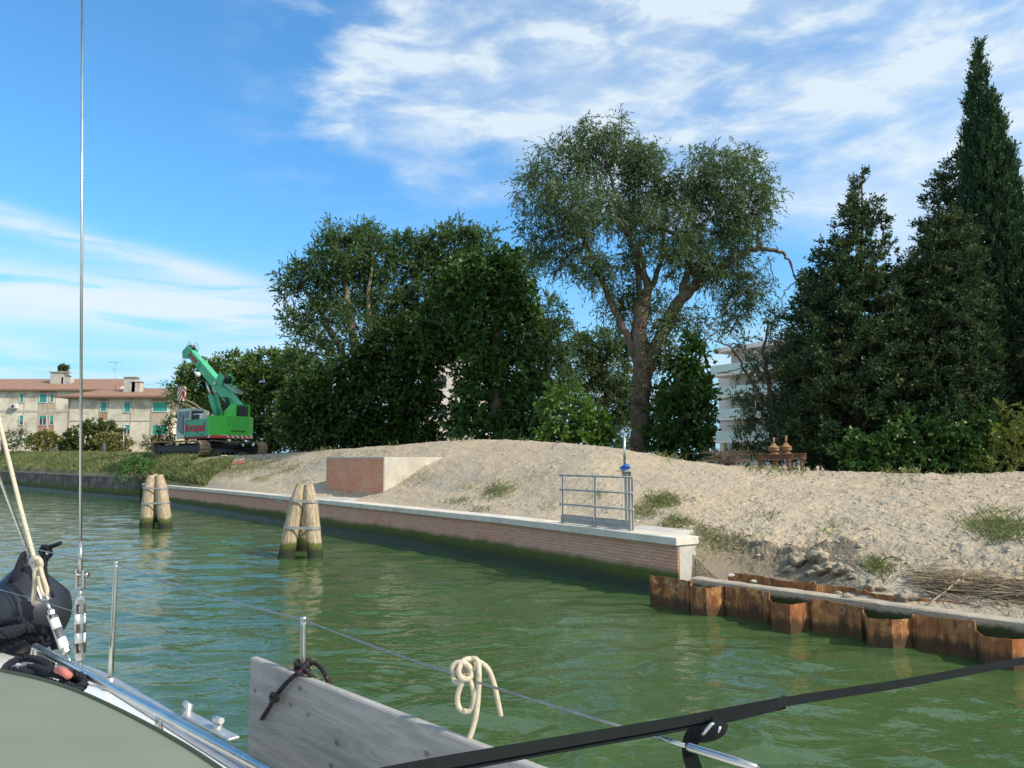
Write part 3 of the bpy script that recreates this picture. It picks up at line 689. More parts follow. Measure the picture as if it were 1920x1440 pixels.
# ------------------------------------------------------------------ railing with sluice gate post
def cap_pt(px, off=.3):
    """point on the coping top at pixel column px, off metres behind its front edge"""
    u = (px - 960) / F; L = offset_line(newq, off)
    for a, b in zip(L, L[1:]):
        ua = a.x / (a.y * 1.0); ub = b.x / b.y
        if (ua - u) * (ub - u) <= 0:
            t = (ua - u) / (ua - ub); 
            for _ in range(3):
                p = a.lerp(b, t); t += (p.x - u * p.y) / ((ua - ub) * p.y) * 0.9
            return Vector((p.x, p.y, 1.182))
    return Vector((L[0].x, L[0].y, 1.182))
r0, r1, r2 = cap_pt(1052), cap_pt(1112), cap_pt(1181)
rt = (r2 - r0).normalized(); rn = Vector((-rt.y, rt.x, 0)); rn = rn if rn.dot(Vector((.8, .6, 0))) > 0 else -rn
rg = empty('safety_railing', r0, 'grey steel railing of three posts and three bars standing on the quay coping', 'railing')
for p in (r0, r1, r2):
    q = MB(); q.bar(p + rn * .03, p + rn * .03 + Vector((0, 0, 1.12)), .012, .085, up=rt); q.bar(p, p + Vector((0, 0, 1.12)), .05, .012, up=rt); q.box(p + Vector((0, 0, .006)), (.14, .14, .012), rz=math.atan2(rt.y, rt.x)); q.build('post', M_galvd, rg)
for z in (1.14, .80, .45):
    MB().tube([r0 - rt * .05 + Vector((0, 0, z)) - rn * .02, r2 + rt * .10 + Vector((0, 0, z)) - rn * .02], .022, 10).build('rail_bar', M_galv, rg)
for a, b in ((r0, r1), (r1, r2)):
    q = MB(); aa = a + rt * .05 + rn * .02; bb = b - rt * .05 + rn * .02
    q.bar(aa + Vector((0, 0, .11)), bb + Vector((0, 0, .11)), .006, .2); q.bar(aa + Vector((0, 0, .10)) - rn * .02, bb + Vector((0, 0, .10)) - rn * .02, .04, .008); q.bar(aa + Vector((0, 0, .208)) - rn * .012, bb + Vector((0, 0, .208)) - rn * .012, .03, .008)
    q.build('kick_plate', M_galvd, rg)
gp = at(1173, 985, r2.y + .42); gp.z = 1.18; gt = at(1173, 884, gp.y).z; pt = at(1173, 813, gp.y).z
sg = empty('sluice_gate_post', gp, 'grey steel sluice post with blue wrapped top and tall thin pipe behind the railing', 'sluice gate')
q = MB(); q.bar(gp, gp + Vector((0, 0, gt - gp.z)), .17, .008, up=rt); q.bar(gp + rt * .085 + rn * .06, gp + rt * .085 + rn * .06 + Vector((0, 0, gt - gp.z)), .008, .12, up=rt); q.bar(gp - rt * .085 + rn * .06, gp - rt * .085 + rn * .06 + Vector((0, 0, gt - gp.z)), .008, .12, up=rt)
q.build('column', M_galvd, sg)
MB().box((gp.x, gp.y, gt + .01), (.26, .22, .02), rz=math.atan2(rt.y, rt.x)).build('top_plate', M_galv, sg)
MB().tube([(gp.x, gp.y, gt + .02), (gp.x, gp.y, pt)], .030, 14).build('pipe', M_steel, sg)
q = MB(); bx = []
for i in range(9):
    for j in range(14):
        a = 2 * PI * j / 14; zz2 = i / 8; rr = .085 * math.sin(PI * (.12 + .76 * zz2)) ** .5 * (1 + .22 * math.sin(3 * a + i) + .12 * math.sin(5 * a - 2 * i))
        bx.append((gp.x + math.cos(a) * rr * 1.25 + .012, gp.y + math.sin(a) * rr, gt + .02 + .13 * zz2 + .02 * math.cos(a)))
q.add(bx, [(i * 14 + j, i * 14 + (j + 1) % 14, (i + 1) * 14 + (j + 1) % 14, (i + 1) * 14 + j) for i in range(8) for j in range(14)] + [tuple(range(14)), tuple(8 * 14 + j for j in range(14))], sm=False)
q.build('wrapping', mat('blue plastic', (.03, .12, .42), .4, 0, .2, 30), sg)
c1 = cap_pt(1195, .645); sl = MB(); c2 = c1 + rn * .452
sl.box((c2.x, c2.y, 1.09), (1.5, .9, .17), rz=math.atan2(rt.y, rt.x), bev=.01); tag(sl.build('gate_slab', M_conc), 'square pale concrete slab behind the coping at the foot of the sluice post', 'concrete slab')
# ================================================================== writing as mesh
def text_mesh(name, body, size, origin, xdir, ndir, m, parent, ext=.006, bold=0.0, sx=1.0):
    cu = bpy.data.curves.new(name, 'FONT'); cu.body = body; cu.size = size; cu.extrude = ext; cu.offset = bold; cu.resolution_u = 3
    o = bpy.data.objects.new(name, cu); COL.objects.link(o); dg = bpy.context.evaluated_depsgraph_get()
    me = bpy.data.meshes.new_from_object(o.evaluated_get(dg)); bpy.data.objects.remove(o); bpy.data.curves.remove(cu)
    x = Vector(xdir).normalized(); z = Vector(ndir).normalized(); y = z.cross(x); M = Matrix((x, y, z)).transposed().to_4x4()
    T = Matrix.Translation(Vector(origin)) @ M @ Matrix.Diagonal((sx, 1, 1, 1))
    me.transform(T); me.name = name; me.materials.clear(); me.materials.append(m)
    o = bpy.data.objects.new(name, me); COL.objects.link(o); o.parent = parent; return o
# ================================================================== crawler crane (local axes: +x forward, +y left)
def make_crane():
    fw = math.atan2(math.cos(R(54)), -math.sin(R(54)))
    c = at(393, 855, 57.0); c.z = float(tz(c.x, c.y, False)) + .02
    root = empty('crawler_crane', c, 'green telescopic crawler crane with raised boom parked on the bank by the houses', 'crane', rz=fw)
    G1 = mat('crane green', (.075, .43, .23), .5, 0, .08, 3, dark=(.09, .33, .18), dscale=1.5, dth=(.55, .8)); G2 = mat('crane bright green', (.06, .54, .06), .45, 0, .06, 2, dark=(.07, .40, .06), dscale=1.2, dth=(.55, .8))
    GR = mat('crane cab grey', (.52, .60, .57), .5, 0, .08, 3, dark=(.32, .35, .33), dscale=2, dth=(.55, .75)); DK = mat('crane dark steel', (.035, .035, .035), .6, 0, .3, 6); TR = mat('track steel', (.33, .25, .16), .8, .1, .3, 5, dark=(.14, .10, .07), dscale=3)
    GL = mat('crane glass', (.07, .10, .11), .08, 0, .1, 2, spec=.8); RD = mat('sign red', (.50, .03, .04), .5); WH = mat('white paint', (.75, .75, .72), .5)
    L = lambda mb, n, m, p=root: mb.build(n, m, p, local=True)
    for sy in (1, -1):
        yc = sy * 2.35; a = L(MB().box((0, yc, .52), (5.0, .42, .5), bev=.06), 'track_frame', DK)
        hl = 2.65; r = .50; per = []; n = 56
        tot = 4 * hl + 2 * PI * r
        for i in range(n):  # each shoe of the track belt
            s = tot * i / n
            if s < 2 * hl: p = (-hl + s, 1.02, 0)
            elif s < 2 * hl + PI * r: q = (s - 2 * hl) / r; p = (hl + r * math.sin(q), .52 + r * math.cos(q), q)
            elif s < 4 * hl + PI * r: p = (hl - (s - 2 * hl - PI * r), .02, PI)
            else: q = (s - 4 * hl - PI * r) / r; p = (-hl - r * math.sin(q), .52 - r * math.cos(q), PI + q)
            per.append(p)
        mb = MB()
        for x, z, q in per:
            M = Matrix.Rotation(q, 3, 'Y'); mb.box((x, yc, z), (tot / n * .9, .78, .07), M=M); mb.box(Vector((x, yc, z)) + M @ Vector((0, 0, .05)), (.04, .78, .05), M=M)
        t = L(mb, 'track', TR)
        for x in (-hl, hl): L(MB().tube([(x, yc - .2, .52), (x, yc + .2, .52)], .40, 20), 'sprocket', DK, t)
        for k in range(7): L(MB().tube([(-1.9 + k * .63, yc - .22, .26), (-1.9 + k * .63, yc + .22, .26)], .17, 12), 'roller', DK, t)
    q = MB().box((0, 0, .75), (1.6, 4.2, .35), bev=.05); q.lathe((0, 0, .9), [(.95, 0), (.95, .42)], 24); L(q, 'undercarriage', DK)
    L(MB().bar((-1.9, -.9, 1.02), (-1.5, .9, 1.14), .5, .06), 'step_plate', mat('light alloy', (.6, .6, .6), .5, .3))
    # counterweight with cut corners
    pl = [(-2.3, 1.72), (-2.75, 1.72), (-3.35, 1.05), (-3.45, .95), (-3.45, -.95), (-3.35, -1.05), (-2.75, -1.72), (-2.3, -1.72)]
    cw = L(MB().prism([(x, y, 0) for x, y in pl], (0, 0, 1.48), (0, 0, 2.86)), 'counterweight', G2)
    stm = bpy.data.materials.new('red and white warning stripes'); stm.use_nodes = True; T = NT(stm.node_tree)
    cc = T.new('ShaderNodeSeparateXYZ'); T.put(cc.inputs[0], T.new('ShaderNodeTexCoord').outputs['Object'])
    v = T.m('SUBTRACT', T.m('SUBTRACT', cc.outputs[1], T.m('MULTIPLY', cc.outputs[0], 1.0)), T.m('MULTIPLY', cc.outputs[2], .8)); f = T.m('GREATER_THAN', T.m('FRACT', T.m('MULTIPLY', v, 2.6)), .5)
    T.l.new(T.mix(f, (.72, .70, .62, 1), (.55, .04, .03, 1)), T.n['Principled BSDF'].inputs['Base Color'])
    L(MB().prism([(x - .012 if x < -2.4 else x, y * 1.006, 0) for x, y in pl], (0, 0, 1.28), (0, 0, 1.478)), 'warning_band', stm, cw)
    text_mesh('lettering', 'sennebogen', .26, (-3.452, .62, 1.72), (0, -1, 0), (-1, 0, 0), mat('black paint', (.01, .01, .01), .5), cw, .003, .004)
    # engine house
    hb = L(MB().prism([(-2.297, 1.45, 0), (1.9, 1.45, 0), (1.9, -1.45, 0), (-2.297, -1.45, 0)], (0, 0, 1.28), (0, 0, 2.62)), 'engine_house', G1)
    L(MB().box((-.2, 1.46, 1.36), (4.15, .03, .16)), 'side_stripe', mat('rust red stripe', (.26, .05, .035), .6), hb)
    text_mesh('lettering', 'locapal', .86, (.93, 1.47, 1.82), (-1, 0, 0), (0, 1, 0), RD, hb, .01, .03, 1.04)
    for x in (-1.0, -1.3): L(MB().tube([(x, 1.44, 1.55), (x, 1.475, 1.55)], .05, 8), 'port', DK, hb)
    L(MB().box((-.1, .95, 2.86), (1.5, .8, .46), bev=.08), 'filter_box', WH, hb)
    q = MB()
    q.box((-.1, 1.36, 2.86), (1.1, .03, .34)); L(q, 'vent', DK, hb)
    L(MB().tube([(-1.0, .7, 2.62), (-1.0, .7, 3.1), (-1.1, .7, 3.2)], .07, 8), 'exhaust', DK, hb)
    L(MB().box((-1.45, -.9, 2.95), (1.5, .9, .64), bev=.1), 'tank', DK, hb)
    # cab
    cab = L(MB().prism([(1.0, 0, 1.28), (1.95, 0, 1.28), (2.1, 0, 1.9), (1.95, 0, 3.35), (1.7, 0, 3.5), (.3, 0, 3.5), (.3, 0, 2.64), (1.0, 0, 2.64)], (0, .35, 0), (0, 1.52, 0)), 'cab', GR)
    L(MB().prism([(1.12, 0, 1.6), (1.7, 0, 1.75), (1.97, 0, 2.1), (1.85, 0, 3.30), (1.12, 0, 3.30)], (0, 1.5, 0), (0, 1.535, 0)), 'side_window', GL, cab)
    L(MB().prism([(.42, 0, 2.75), (1.0, 0, 2.75), (1.0, 0, 3.30), (.42, 0, 3.30)], (0, 1.5, 0), (0, 1.535, 0)), 'side_window', GL, cab)
    L(MB().box((.295, .95, 3.05), (.02, .9, .6)), 'rear_window', GL, cab)
    L(MB().prism([(2.10, .42, 2.0), (2.10, 1.45, 2.0), (1.97, 1.45, 3.3), (1.97, .42, 3.3)], (.004, 0, 0), (.02, 0, 0)), 'windscreen', GL, cab)
    L(MB().bar((1.08, 1.55, 1.6), (1.08, 1.55, 3.0), .04), 'grab_handle', DK, cab)
    # boom and its foot
    P0 = Vector((-2.9, -.45, 3.35)); P1 = Vector((3.6, -.45, 8.0)); d = (P1 - P0).normalized(); up = Vector((0, 1, 0)).cross(d); up = up if up.z > 0 else -up
    f = MB()
    for y in (-1.0, .1):
        f.prism([(-3.25, 0, 2.86), (-3.25, 0, 3.75), (-2.7, 0, 3.8), (-1.2, 0, 2.86)], (0, y - .06, 0), (0, y + .06, 0))
    L(f, 'boom_foot', G2)
    L(MB().box((-3.28, -.45, 3.25), (.06, .75, .75)).box((-3.1, -1.0, 3.9), (.12, .12, .5)), 'foot_plate', DK)
    bo = L(MB().bar(P0 + d * .1, P0 + d * 6.2, .56, .78, up=up, bev=.05), 'boom', G1)
    L(MB().bar(P0 + d * 6.18, P0 + d * 6.36, .66, .88, up=up, bev=.03), 'collar', G1, bo)
    L(MB().bar(P0 + d * 6.2, P0 + d * 8.1, .48, .68, up=up, bev=.04), 'inner_section', G1, bo)
    for sc in (1, -1): L(MB().bar(P0 + d * .3 + Vector((0, sc * .285, 0)) + up * .12, P0 + d * 6.1 + Vector((0, sc * .285, 0)) + up * .12, .03, .05, up=up), 'rib', G2, bo)
    h = MB(); hd = P1 + d * .2
    h.prism([P1 - up * .45, P1 + d * .55 - up * .75, P1 + d * .95 - up * .35, P1 + d * .6 + up * .42, P1 - d * .1 + up * .42], (0, -.3, 0), (0, -.22, 0))
    h.prism([P1 - up * .45, P1 + d * .55 - up * .75, P1 + d * .95 - up * .35, P1 + d * .6 + up * .42, P1 - d * .1 + up * .42], (0, .22, 0), (0, .3, 0))
    hh = L(h, 'boom_head', G1, bo); L(MB().tube([P1 + d * .6 - up * .4 + Vector((0, -.2, 0)), P1 + d * .6 - up * .4 + Vector((0, .2, 0))], .28, 14), 'sheave', DK, bo)
    L(MB().tube([P1 + d * .45 + up * .35 + Vector((0, -.2, 0)), P1 + d * .45 + up * .35 + Vector((0, .2, 0))], .2, 14), 'sheave', DK, bo)
    rl = MB()
    for a, b in (((.0, .42), (.0, .8)), ((.6, .42), (.6, .8)), ((.0, .8), (.6, .8)), ((.3, .42), (.3, .8))):
        for y in (-.28, .28): rl.tube([P1 + d * a[0] + up * a[1] + Vector((0, y, 0)), P1 + d * b[0] + up * b[1] + Vector((0, y, 0))], .02, 5)
    L(rl, 'guard_rail', M_galv, bo)
    Q = P0 + d * 6.3; text_mesh('lettering', 'locapal', .52, Q + d * 1.65 - up * .12 + Vector((0, .25, 0)), -d, (0, 1, 0), RD, bo, .004, .02, .85)
    L(MB().lathe(P0 + d * 5.5 + Vector((0, .55, 0)) - up * .4, [(.02, -.2), (.15, -.14), (.2, 0), (.15, .14), (.02, .2)], 14), 'lamp', WH, bo)
    L(MB().lathe(P0 + d * 3.4 + Vector((0, .4, 0)) + up * .1, [(.02, -.1), (.09, -.08), (.12, 0), (.08, .1)], 10), 'marker_lamp', WH, bo)
    w = MB(); wc = P0 + d * 3.0 + up * .8
    w.bar(wc - d * .4 + Vector((0, .4, 0)), wc + d * .4 + Vector((0, .4, 0)), .04, .7, up=up); w.bar(wc - d * .4 - Vector((0, .4, 0)), wc + d * .4 - Vector((0, .4, 0)), .04, .7, up=up)
    w.bar(wc - d * .4 - up * .33 + Vector((0, .42, 0)), wc - d * .4 - up * .33 - Vector((0, .9, 0)), .1, .1)
    wi = L(w, 'winch', G1, bo); L(MB().tube([wc - Vector((0, .38, 0)), wc + Vector((0, .38, 0))], .27, 16), 'winch_drum', DK, bo)
    ld = MB(); la, lb = P0 + d * .8 + up * .95, P0 + d * 2.5 + up * .62
    for y in (-.25, .25): ld.bar(la + Vector((0, y, 0)), lb + Vector((0, y, 0)), .05, .16, up=up)
    for k in range(7): p = la.lerp(lb, k / 6); ld.bar(p - Vector((0, .25, 0)), p + Vector((0, .25, 0)), .05, .1)
    L(ld, 'ladder', mat('pale green paint', (.25, .42, .30), .6), bo)
    cyb = Vector((-.3, -.45, 2.95)); cyt = P0 + d * 4.6 - up * .5; mid = cyb.lerp(cyt, .62)
    for y in (-.22, .22):
        cy = L(MB().tube([cyb + Vector((0, y, 0)), mid + Vector((0, y, 0))], .17, 14), 'lift_cylinder', G1); L(MB().tube([mid + Vector((0, y, 0)), cyt + Vector((0, y, 0))], .09, 12), 'piston_rod', M_steel, cy)
    hs = MB()
    for k in range(4):
        y = -.1 + k * .09; hs.tube([(-1.6, y, 2.7), (-1.9, y, 3.3), (-2.1, y, 3.8 + .05 * k), (-1.9, y, 4.25), (-1.5, y, 4.3)], .045, 6)
    L(hs, 'hoses', DK)
    tip = P1 + d * .75 - up * .6; hk = tip + Vector((.15, .1, -2.95))
    rp = MB()
    for y in (-.12, .0, .12): rp.tube([tip + Vector((.15, y, .1)), hk + Vector((0, y, .45))], .014, 4)
    ho = L(rp, 'hoist_rope', DK)
    blk = L(MB().prism([(-.28, 0, .5), (.28, 0, .5), (.4, 0, .1), (.22, 0, -.65), (-.22, 0, -.65), (-.4, 0, .1)], hk + Vector((0, -.16, 0)), hk + Vector((0, .16, 0))), 'hook_block', stm, ho)
    L(MB().tube([hk + Vector((.0, 0, -.65)), hk + Vector((0, 0, -.85)), hk + Vector((.17, 0, -1.0)), hk + Vector((.15, 0, -1.2)), hk + Vector((-.03, 0, -1.26)), hk + Vector((-.17, 0, -1.13))], [.05, .05, .06, .06, .05, .02], 8), 'hook', DK, ho)
    return root
make_crane()
# ================================================================== apartment houses on the left
M_plast = mat('stained plaster', (.72, .66, .53), .9, 0, .12, .35, .3, 12, .01, dark=(.40, .365, .29), dscale=.45, dth=(.44, .70))
M_plast2 = mat('cream plaster', (.74, .66, .47), .9, 0, .08, .5)
M_terr = mat('terracotta panel', (.42, .25, .17), .9, 0, .15, 2); M_beige = mat('beige panel', (.50, .41, .30), .9, 0, .1, 2)
M_shut = mat('turquoise shutter', (.06, .42, .36), .6, 0, .05, 1); M_dglass = mat('dark window glass', (.05, .06, .07), .12, 0, .2, 1); M_white = mat('white frame', (.72, .71, .67), .6)
def rooftile():
    m = bpy.data.materials.new('clay roof tiles'); m.use_nodes = True; T = NT(m.node_tree); b = T.n['Principled BSDF']
    P = T.new('ShaderNodeNewGeometry').outputs['Position']; n = T.noise(P, .8, 6, .7); n2 = T.noise(P, 6, 3)
    c = T.mix(T.ramp(n, .35, .7), (.34, .185, .125, 1), (.25, .155, .11, 1)); c = T.mix(T.m('MULTIPLY', T.ramp(n2, .4, .7), .5), c, (.42, .23, .15, 1))
    T.l.new(c, b.inputs['Base Color']); b.inputs['Roughness'].default_value = .9
    x = T.new('ShaderNodeSeparateXYZ'); T.put(x.inputs[0], P); w = T.m('SINE', T.m('MULTIPLY', x.outputs[0], 26))
    T.l.new(T.bump(w, .7, .04), b.inputs['Normal']); return m
M_roof = rooftile()
def rect(px0, py0, px1, py1, Y):
    a = at(px0, py0, Y); b = at(px1, py1, Y); return a.x, b.x, b.z, a.z
def panel(mb, r, y, t): x0, x1, z0, z1 = r; return mb.box(((x0 + x1) / 2, y, (z0 + z1) / 2), (x1 - x0, t, z1 - z0))
def window(root, Y, px0, py0, px1, py1, py_sh=None):
    r = rect(px0, py0, px1, py1, Y); x0, x1, z0, z1 = r
    fr = MB(); t = .07
    fr.box((x0 + t / 2, Y - .03, (z0 + z1) / 2), (t, .12, z1 - z0)); fr.box((x1 - t / 2, Y - .03, (z0 + z1) / 2), (t, .12, z1 - z0)); fr.box(((x0 + x1) / 2, Y - .03, z1 - t / 2), (x1 - x0 - 2 * t, .12, t)); fr.box(((x0 + x1) / 2, Y - .05, z0 + t / 2), (x1 - x0 - 2 * t, .16, t))
    w = fr.build('window', M_white, root)
    zs = z0 + t if py_sh is None else at(px0, py_sh, Y).z
    sh = MB(); n = max(3, int((z1 - t - zs) / .14))
    for k in range(n): a = zs + (z1 - t - zs) * k / n; hh = (z1 - t - zs) / n; sh.box(((x0 + x1) / 2, Y - .02, a + hh / 2), (x1 - x0 - 2 * t - .004, .05, hh * .9), M=Matrix.Rotation(R(12), 3, 'X'))
    sh.build('shutter', M_shut, w)
    if py_sh is not None:
        MB().box(((x0 + x1) / 2, Y - .005, (z0 + zs) / 2 + .03), (x1 - x0 - 2 * t - .004, .02, zs - z0 - .06)).build('pane', M_dglass, w)
        if x1 - x0 > .9: MB().box(((x0 + x1) / 2, Y - .03, (z0 + zs) / 2 + .03), (.07, .03, zs - z0 - .07)).build('mullion', M_white, w)
def zc(v): return v * 520 / 1920          # measurements taken on an enlarged crop
def win(root, Y, a, b, c, d, sh=None): window(root, Y, zc(a), 600 + zc(b), zc(c), 600 + zc(d), None if sh is None else 600 + zc(sh))
def pan(root, Y, a, b, c, d, m): panel(MB(), rect(zc(a), 600 + zc(b), zc(c), 600 + zc(d), Y), Y - .02, .05).build('spandrel_panel', m, root)
YA, YB = 108., 98.
g0 = 2.6
hA = empty('apartment_house', at(60, 850, YA), 'farther pale apartment house with a long red roof, turquoise shutters and a wall air conditioner', 'house', 'apartment houses with turquoise shutters')
xl, xr = at(-190, 733, YA).x, at(196, 733, YA).x; ze = at(60, 733, YA).z; zr = at(60, 713, YA + 6).z
MB().box(((xl + xr) / 2, YA + 5.5, (g0 + ze) / 2), (xr - xl, 11, ze - g0)).build('wall', M_plast, hA)
rf = MB(); ov = .6; rxL, rxR = xl - ov, at(217, 731, YA).x; ym = YA + 5.5
rf.prism([(0, YA - ov, ze), (0, YA - ov, ze + .22), (0, ym, zr + .15), (0, YA + 11 + ov, ze + .22), (0, YA + 11 + ov, ze)], (rxL, 0, 0), (rxR, 0, 0)); rfA = rf.build('roof', M_roof, hA)
gx = rxR + .05; MB().prism([(0, YA + .3, ze), (0, YA + .3, ze + .25), (0, ym, zr - .1), (0, YA + 10.8, ze)], (gx - .6, 0, 0), (gx, 0, 0)).build('gable_end', M_plast2, hA)
c = at(110, 712, YA + 3); MB().box((c.x, c.y, c.z - .1), (1.9, 1.0, 2.3)).box((c.x + .3, c.y, c.z + 1.1), (3.0, 1.3, .12)).build('chimney', M_conc, rfA)
c2_ = at(127, 718, YA + 3); MB().box((c2_.x, c2_.y, c2_.z), (1.3, 1.0, 1.6)).build('chimney', M_conc, rfA)
for w in ((140, 507, 166, 572), (275, 508, 327, 575), (348, 508, 375, 572)): win(hA, YA, *w)
for w in ((137, 658, 163, 728, 703), (272, 658, 322, 730, 682), (346, 658, 372, 728, 708), (127, 808, 157, 845, 843)): win(hA, YA, *w)
for p, m in (((275, 490, 327, 506), M_terr), ((348, 490, 375, 506), M_terr), ((273, 578, 325, 655), M_beige), ((347, 578, 375, 655), M_beige), ((265, 734, 320, 800), M_terr), ((343, 734, 370, 800), M_terr)): pan(hA, YA, *p, m)
for px in (268, 330, 342, 380, 166): x = at(zc(px), 780, YA).x; MB().box((x, YA - .03, (g0 + ze) / 2), (.09, .06, ze - g0)).build('pilaster', M_beige, hA)
r_ = rect(-190, 769, 128, 772.5, YA); panel(MB(), r_, YA - .02, .06).build('string_course', M_conc, hA)
ac = at(27, 762, YA - .3); q = MB().box(ac, (.95, .4, .62), bev=.05).build('air_conditioner', M_white, hA); MB().tube([(ac.x - .12, ac.y - .2, ac.z), (ac.x - .12, ac.y - .215, ac.z)], .24, 18).build('fan', M_dglass, q)
hB = empty('apartment_house', at(220, 850, YB), 'nearer pale apartment house with hipped red roof, big turquoise shutters and roof antenna', 'house', 'apartment houses with turquoise shutters')
xl, xr = at(128, 745, YB).x, at(322, 745, YB).x; ze = at(220, 747, YB).z; zr = at(220, 728, YB + 6).z
MB().box(((xl + xr) / 2, YB + 6, (g0 + ze) / 2), (xr - xl, 12, ze - g0)).build('wall', M_plast, hB)
MB().box((xr + 1.6, YB + 7.5, (g0 + ze - 1) / 2), (3.2, 10, ze - g0 - 1)).build('side_wing', M_plast2, hB)
rf = MB(); ov = .7; a, b, c, d = (xl - ov, YB - ov), (xr + 2, YB - ov), (xr + 2, YB + 12.7), (xl - ov, YB + 12.7)
rf.add([(a[0], a[1], ze), (b[0], b[1], ze), (c[0], c[1], ze), (d[0], d[1], ze), (a[0], a[1], ze + .3), (b[0], b[1], ze + .3), (c[0], c[1], ze + .3), (d[0], d[1], ze + .3), (xl + 2.6, YB + 6, zr), (xr + 2, YB + 6, zr)],
       [(0, 3, 2, 1), (0, 1, 5, 4), (1, 2, 6, 5), (2, 3, 7, 6), (3, 0, 4, 7), (4, 5, 9, 8), (6, 7, 8, 9), (7, 4, 8), (5, 6, 9)])
rfB = rf.build('roof', M_roof, hB); MB().box(((xl + xr) / 2, YB - ov - .06, ze + .1), (xr - xl + 3, .12, .16)).build('gutter', mat('brown gutter', (.22, .12, .09), .6), hB)
c = at(246, 724, YB + 3); MB().box((c.x, c.y, c.z - .1), (1.5, 1.0, 2.4)).box((c.x + .1, c.y, c.z + 1.16), (1.9, 1.3, .1)).build('chimney', M_conc, rfB)
c = at(258, 727, YB + 3); MB().box((c.x, c.y, c.z - .2), (1.1, 1.0, 1.9)).box((c.x, c.y, c.z + .8), (1.4, 1.2, .1)).build('chimney', M_conc, rfB)
a0 = at(217, 731, YB + 4); a1 = at(217, 678, YB + 4); q = MB().tube([a0 - Vector((0, 0, .6)), a1], .04, 6)
for z, w in ((a1.z - .1, .9), (a1.z - 1.0, .45), (a1.z - 1.25, .3)): q.tube([(a1.x - w, a1.y, z), (a1.x + w, a1.y, z)], .03, 5)
for k in range(5): q.tube([(a1.x - .8 + k * .4, a1.y - .25, a1.z - .1), (a1.x - .8 + k * .4, a1.y + .25, a1.z - .1)], .02, 4)
q.tube([(a0.x, a0.y, a0.z + .8), (a0.x + 5.5, a0.y, a0.z + .7)], .02, 4); q.build('antenna', M_galv, rfB)
for w in ((697, 565, 742, 636), (860, 565, 906, 641), (1057, 566, 1162, 637), (1053, 725, 1160, 797)): win(hB, YB, *w)
for w in ((857, 724, 902, 796, 760), (1053, 850, 1130, 900, 896)): win(hB, YB, *w)
for p, m in (((697, 548, 742, 563), M_terr), ((692, 645, 740, 705), M_terr), ((1057, 548, 1162, 564), M_terr), ((1055, 641, 1160, 722), M_beige), ((1050, 802, 1130, 848), M_terr)): pan(hB, YB, *p, m)
for px, m in ((478, M_terr), (690, M_beige), (746, M_beige), (908, M_beige), (1048, M_beige), (1186, M_terr)): x = at(zc(px), 780, YB).x; MB().box((x, YB - .035, (g0 + ze) / 2), (.10, .07, ze - g0)).build('pilaster' if m is M_beige else 'downpipe', m, hB)
panel(MB(), rect(129, 787.5, 321, 790, YB), YB - .02, .06).build('string_course', M_conc, hB)
# ------------------------------------------------------------------ white hotel behind the trees on the right
def hotel():
    P = at(1337, 860, 112); Q = Vector((P.x + 27, P.y - 38, 0)); d = Vector((Q.x - P.x, Q.y - P.y, 0)).normalized(); n = Vector((d.y, -d.x, 0)); n = n if n.y < 0 else -n
    root = empty('hotel_building', (P.x, P.y, 2), 'white balconied building with pale glass railings behind the trees on the right', 'building')
    WHc = mat('hotel white', (.66, .63, .58), .8, 0, .06, .5); GL = mat('balcony glass', (.42, .56, .54), .15, 0, .05, 1); M = Matrix(((d.x, n.x, 0), (d.y, n.y, 0), (0, 0, 1)))
    def bx(mb, s0, s1, n0, n1, z0, z1): c = Vector((P.x, P.y, 0)) + d * ((s0 + s1) / 2) + n * ((n0 + n1) / 2); return mb.box((c.x, c.y, (z0 + z1) / 2), (s1 - s0, n1 - n0, z1 - z0), M=M)
    zt = at(1362, 656, 110).z; z0 = at(1340, 828, 112).z; fl = (zt - z0) / 4.15
    bx(MB(), 2.0, 60, -14, -2.2, 1.5, zt - .3).build('wall', WHc, root); bx(MB(), 1.0, 61, -15, 0.6, zt - .35, zt + .25).build('roof_slab', WHc, root)
    bx(MB(), -1.5, 4, -8, -3.4, 2, zt - 1.6).build('stair_tower', WHc, root)
    for k in range(4):
        z = z0 + fl * k; so = [0, .3, .0, .8][k]
        bx(MB(), so, 62, -2.6, 1.2, z - .25, z + .1).build('balcony_slab', WHc, root)
        g = MB(); bx(g, so + .1, 61.9, 1.12, 1.17, z + .12, z + 1.35); bx(g, so + .1, so + .15, -2.2, 1.1, z + .12, z + 1.35); g.build('glass_railing', GL, root)
        for j in range(8):
            s = 4.5 + j * 7; bx(MB(), s, s + 2.6, -2.21, -2.15, z + .12, z + 2.35).build('window', M_dglass, root); bx(MB(), s + 3.9, s + 4.2, -2.2, 1.0, z + .1, z + fl - .26).build('partition', WHc, root)
    bx(MB(), 2.4, 4.4, -2.21, -2.1, 2.8, z0 - .4).build('doorway', M_dglass, root); bx(MB(), .4, .8, -2.2, -1.9, 2.0, z0 - .26).build('column', mat('yellow paint', (.6, .5, .08), .6), root)
    w = MB(); bx(w, -6, 40, 3.5, 3.8, 1.5, 3.5); tag(w.build('garden_wall', M_conc), 'low pale wall in front of the white balconied building', 'wall')
hotel()
hc = at(838, 700, 84); q = MB()
ph = empty('pale_building', (hc.x, hc.y + 5, 2), 'plain pale building glimpsed through the gap in the dark trees', 'building')
MB().box((hc.x + 1.0, hc.y + 4, 8), (7.4, 8, 13)).build('wall', mat('pale wall', (.66, .60, .55), .85, 0, .06, .6), ph)
MB().box((hc.x + 1.0, hc.y + 4, 14.7), (8.4, 9, .35)).build('roof', M_conc, ph)
for zz3 in (4.5, 8, 11.3): MB().box((hc.x - .6, hc.y - .03, zz3), (1.1, .08, 1.3)).build('window', M_dglass, ph)
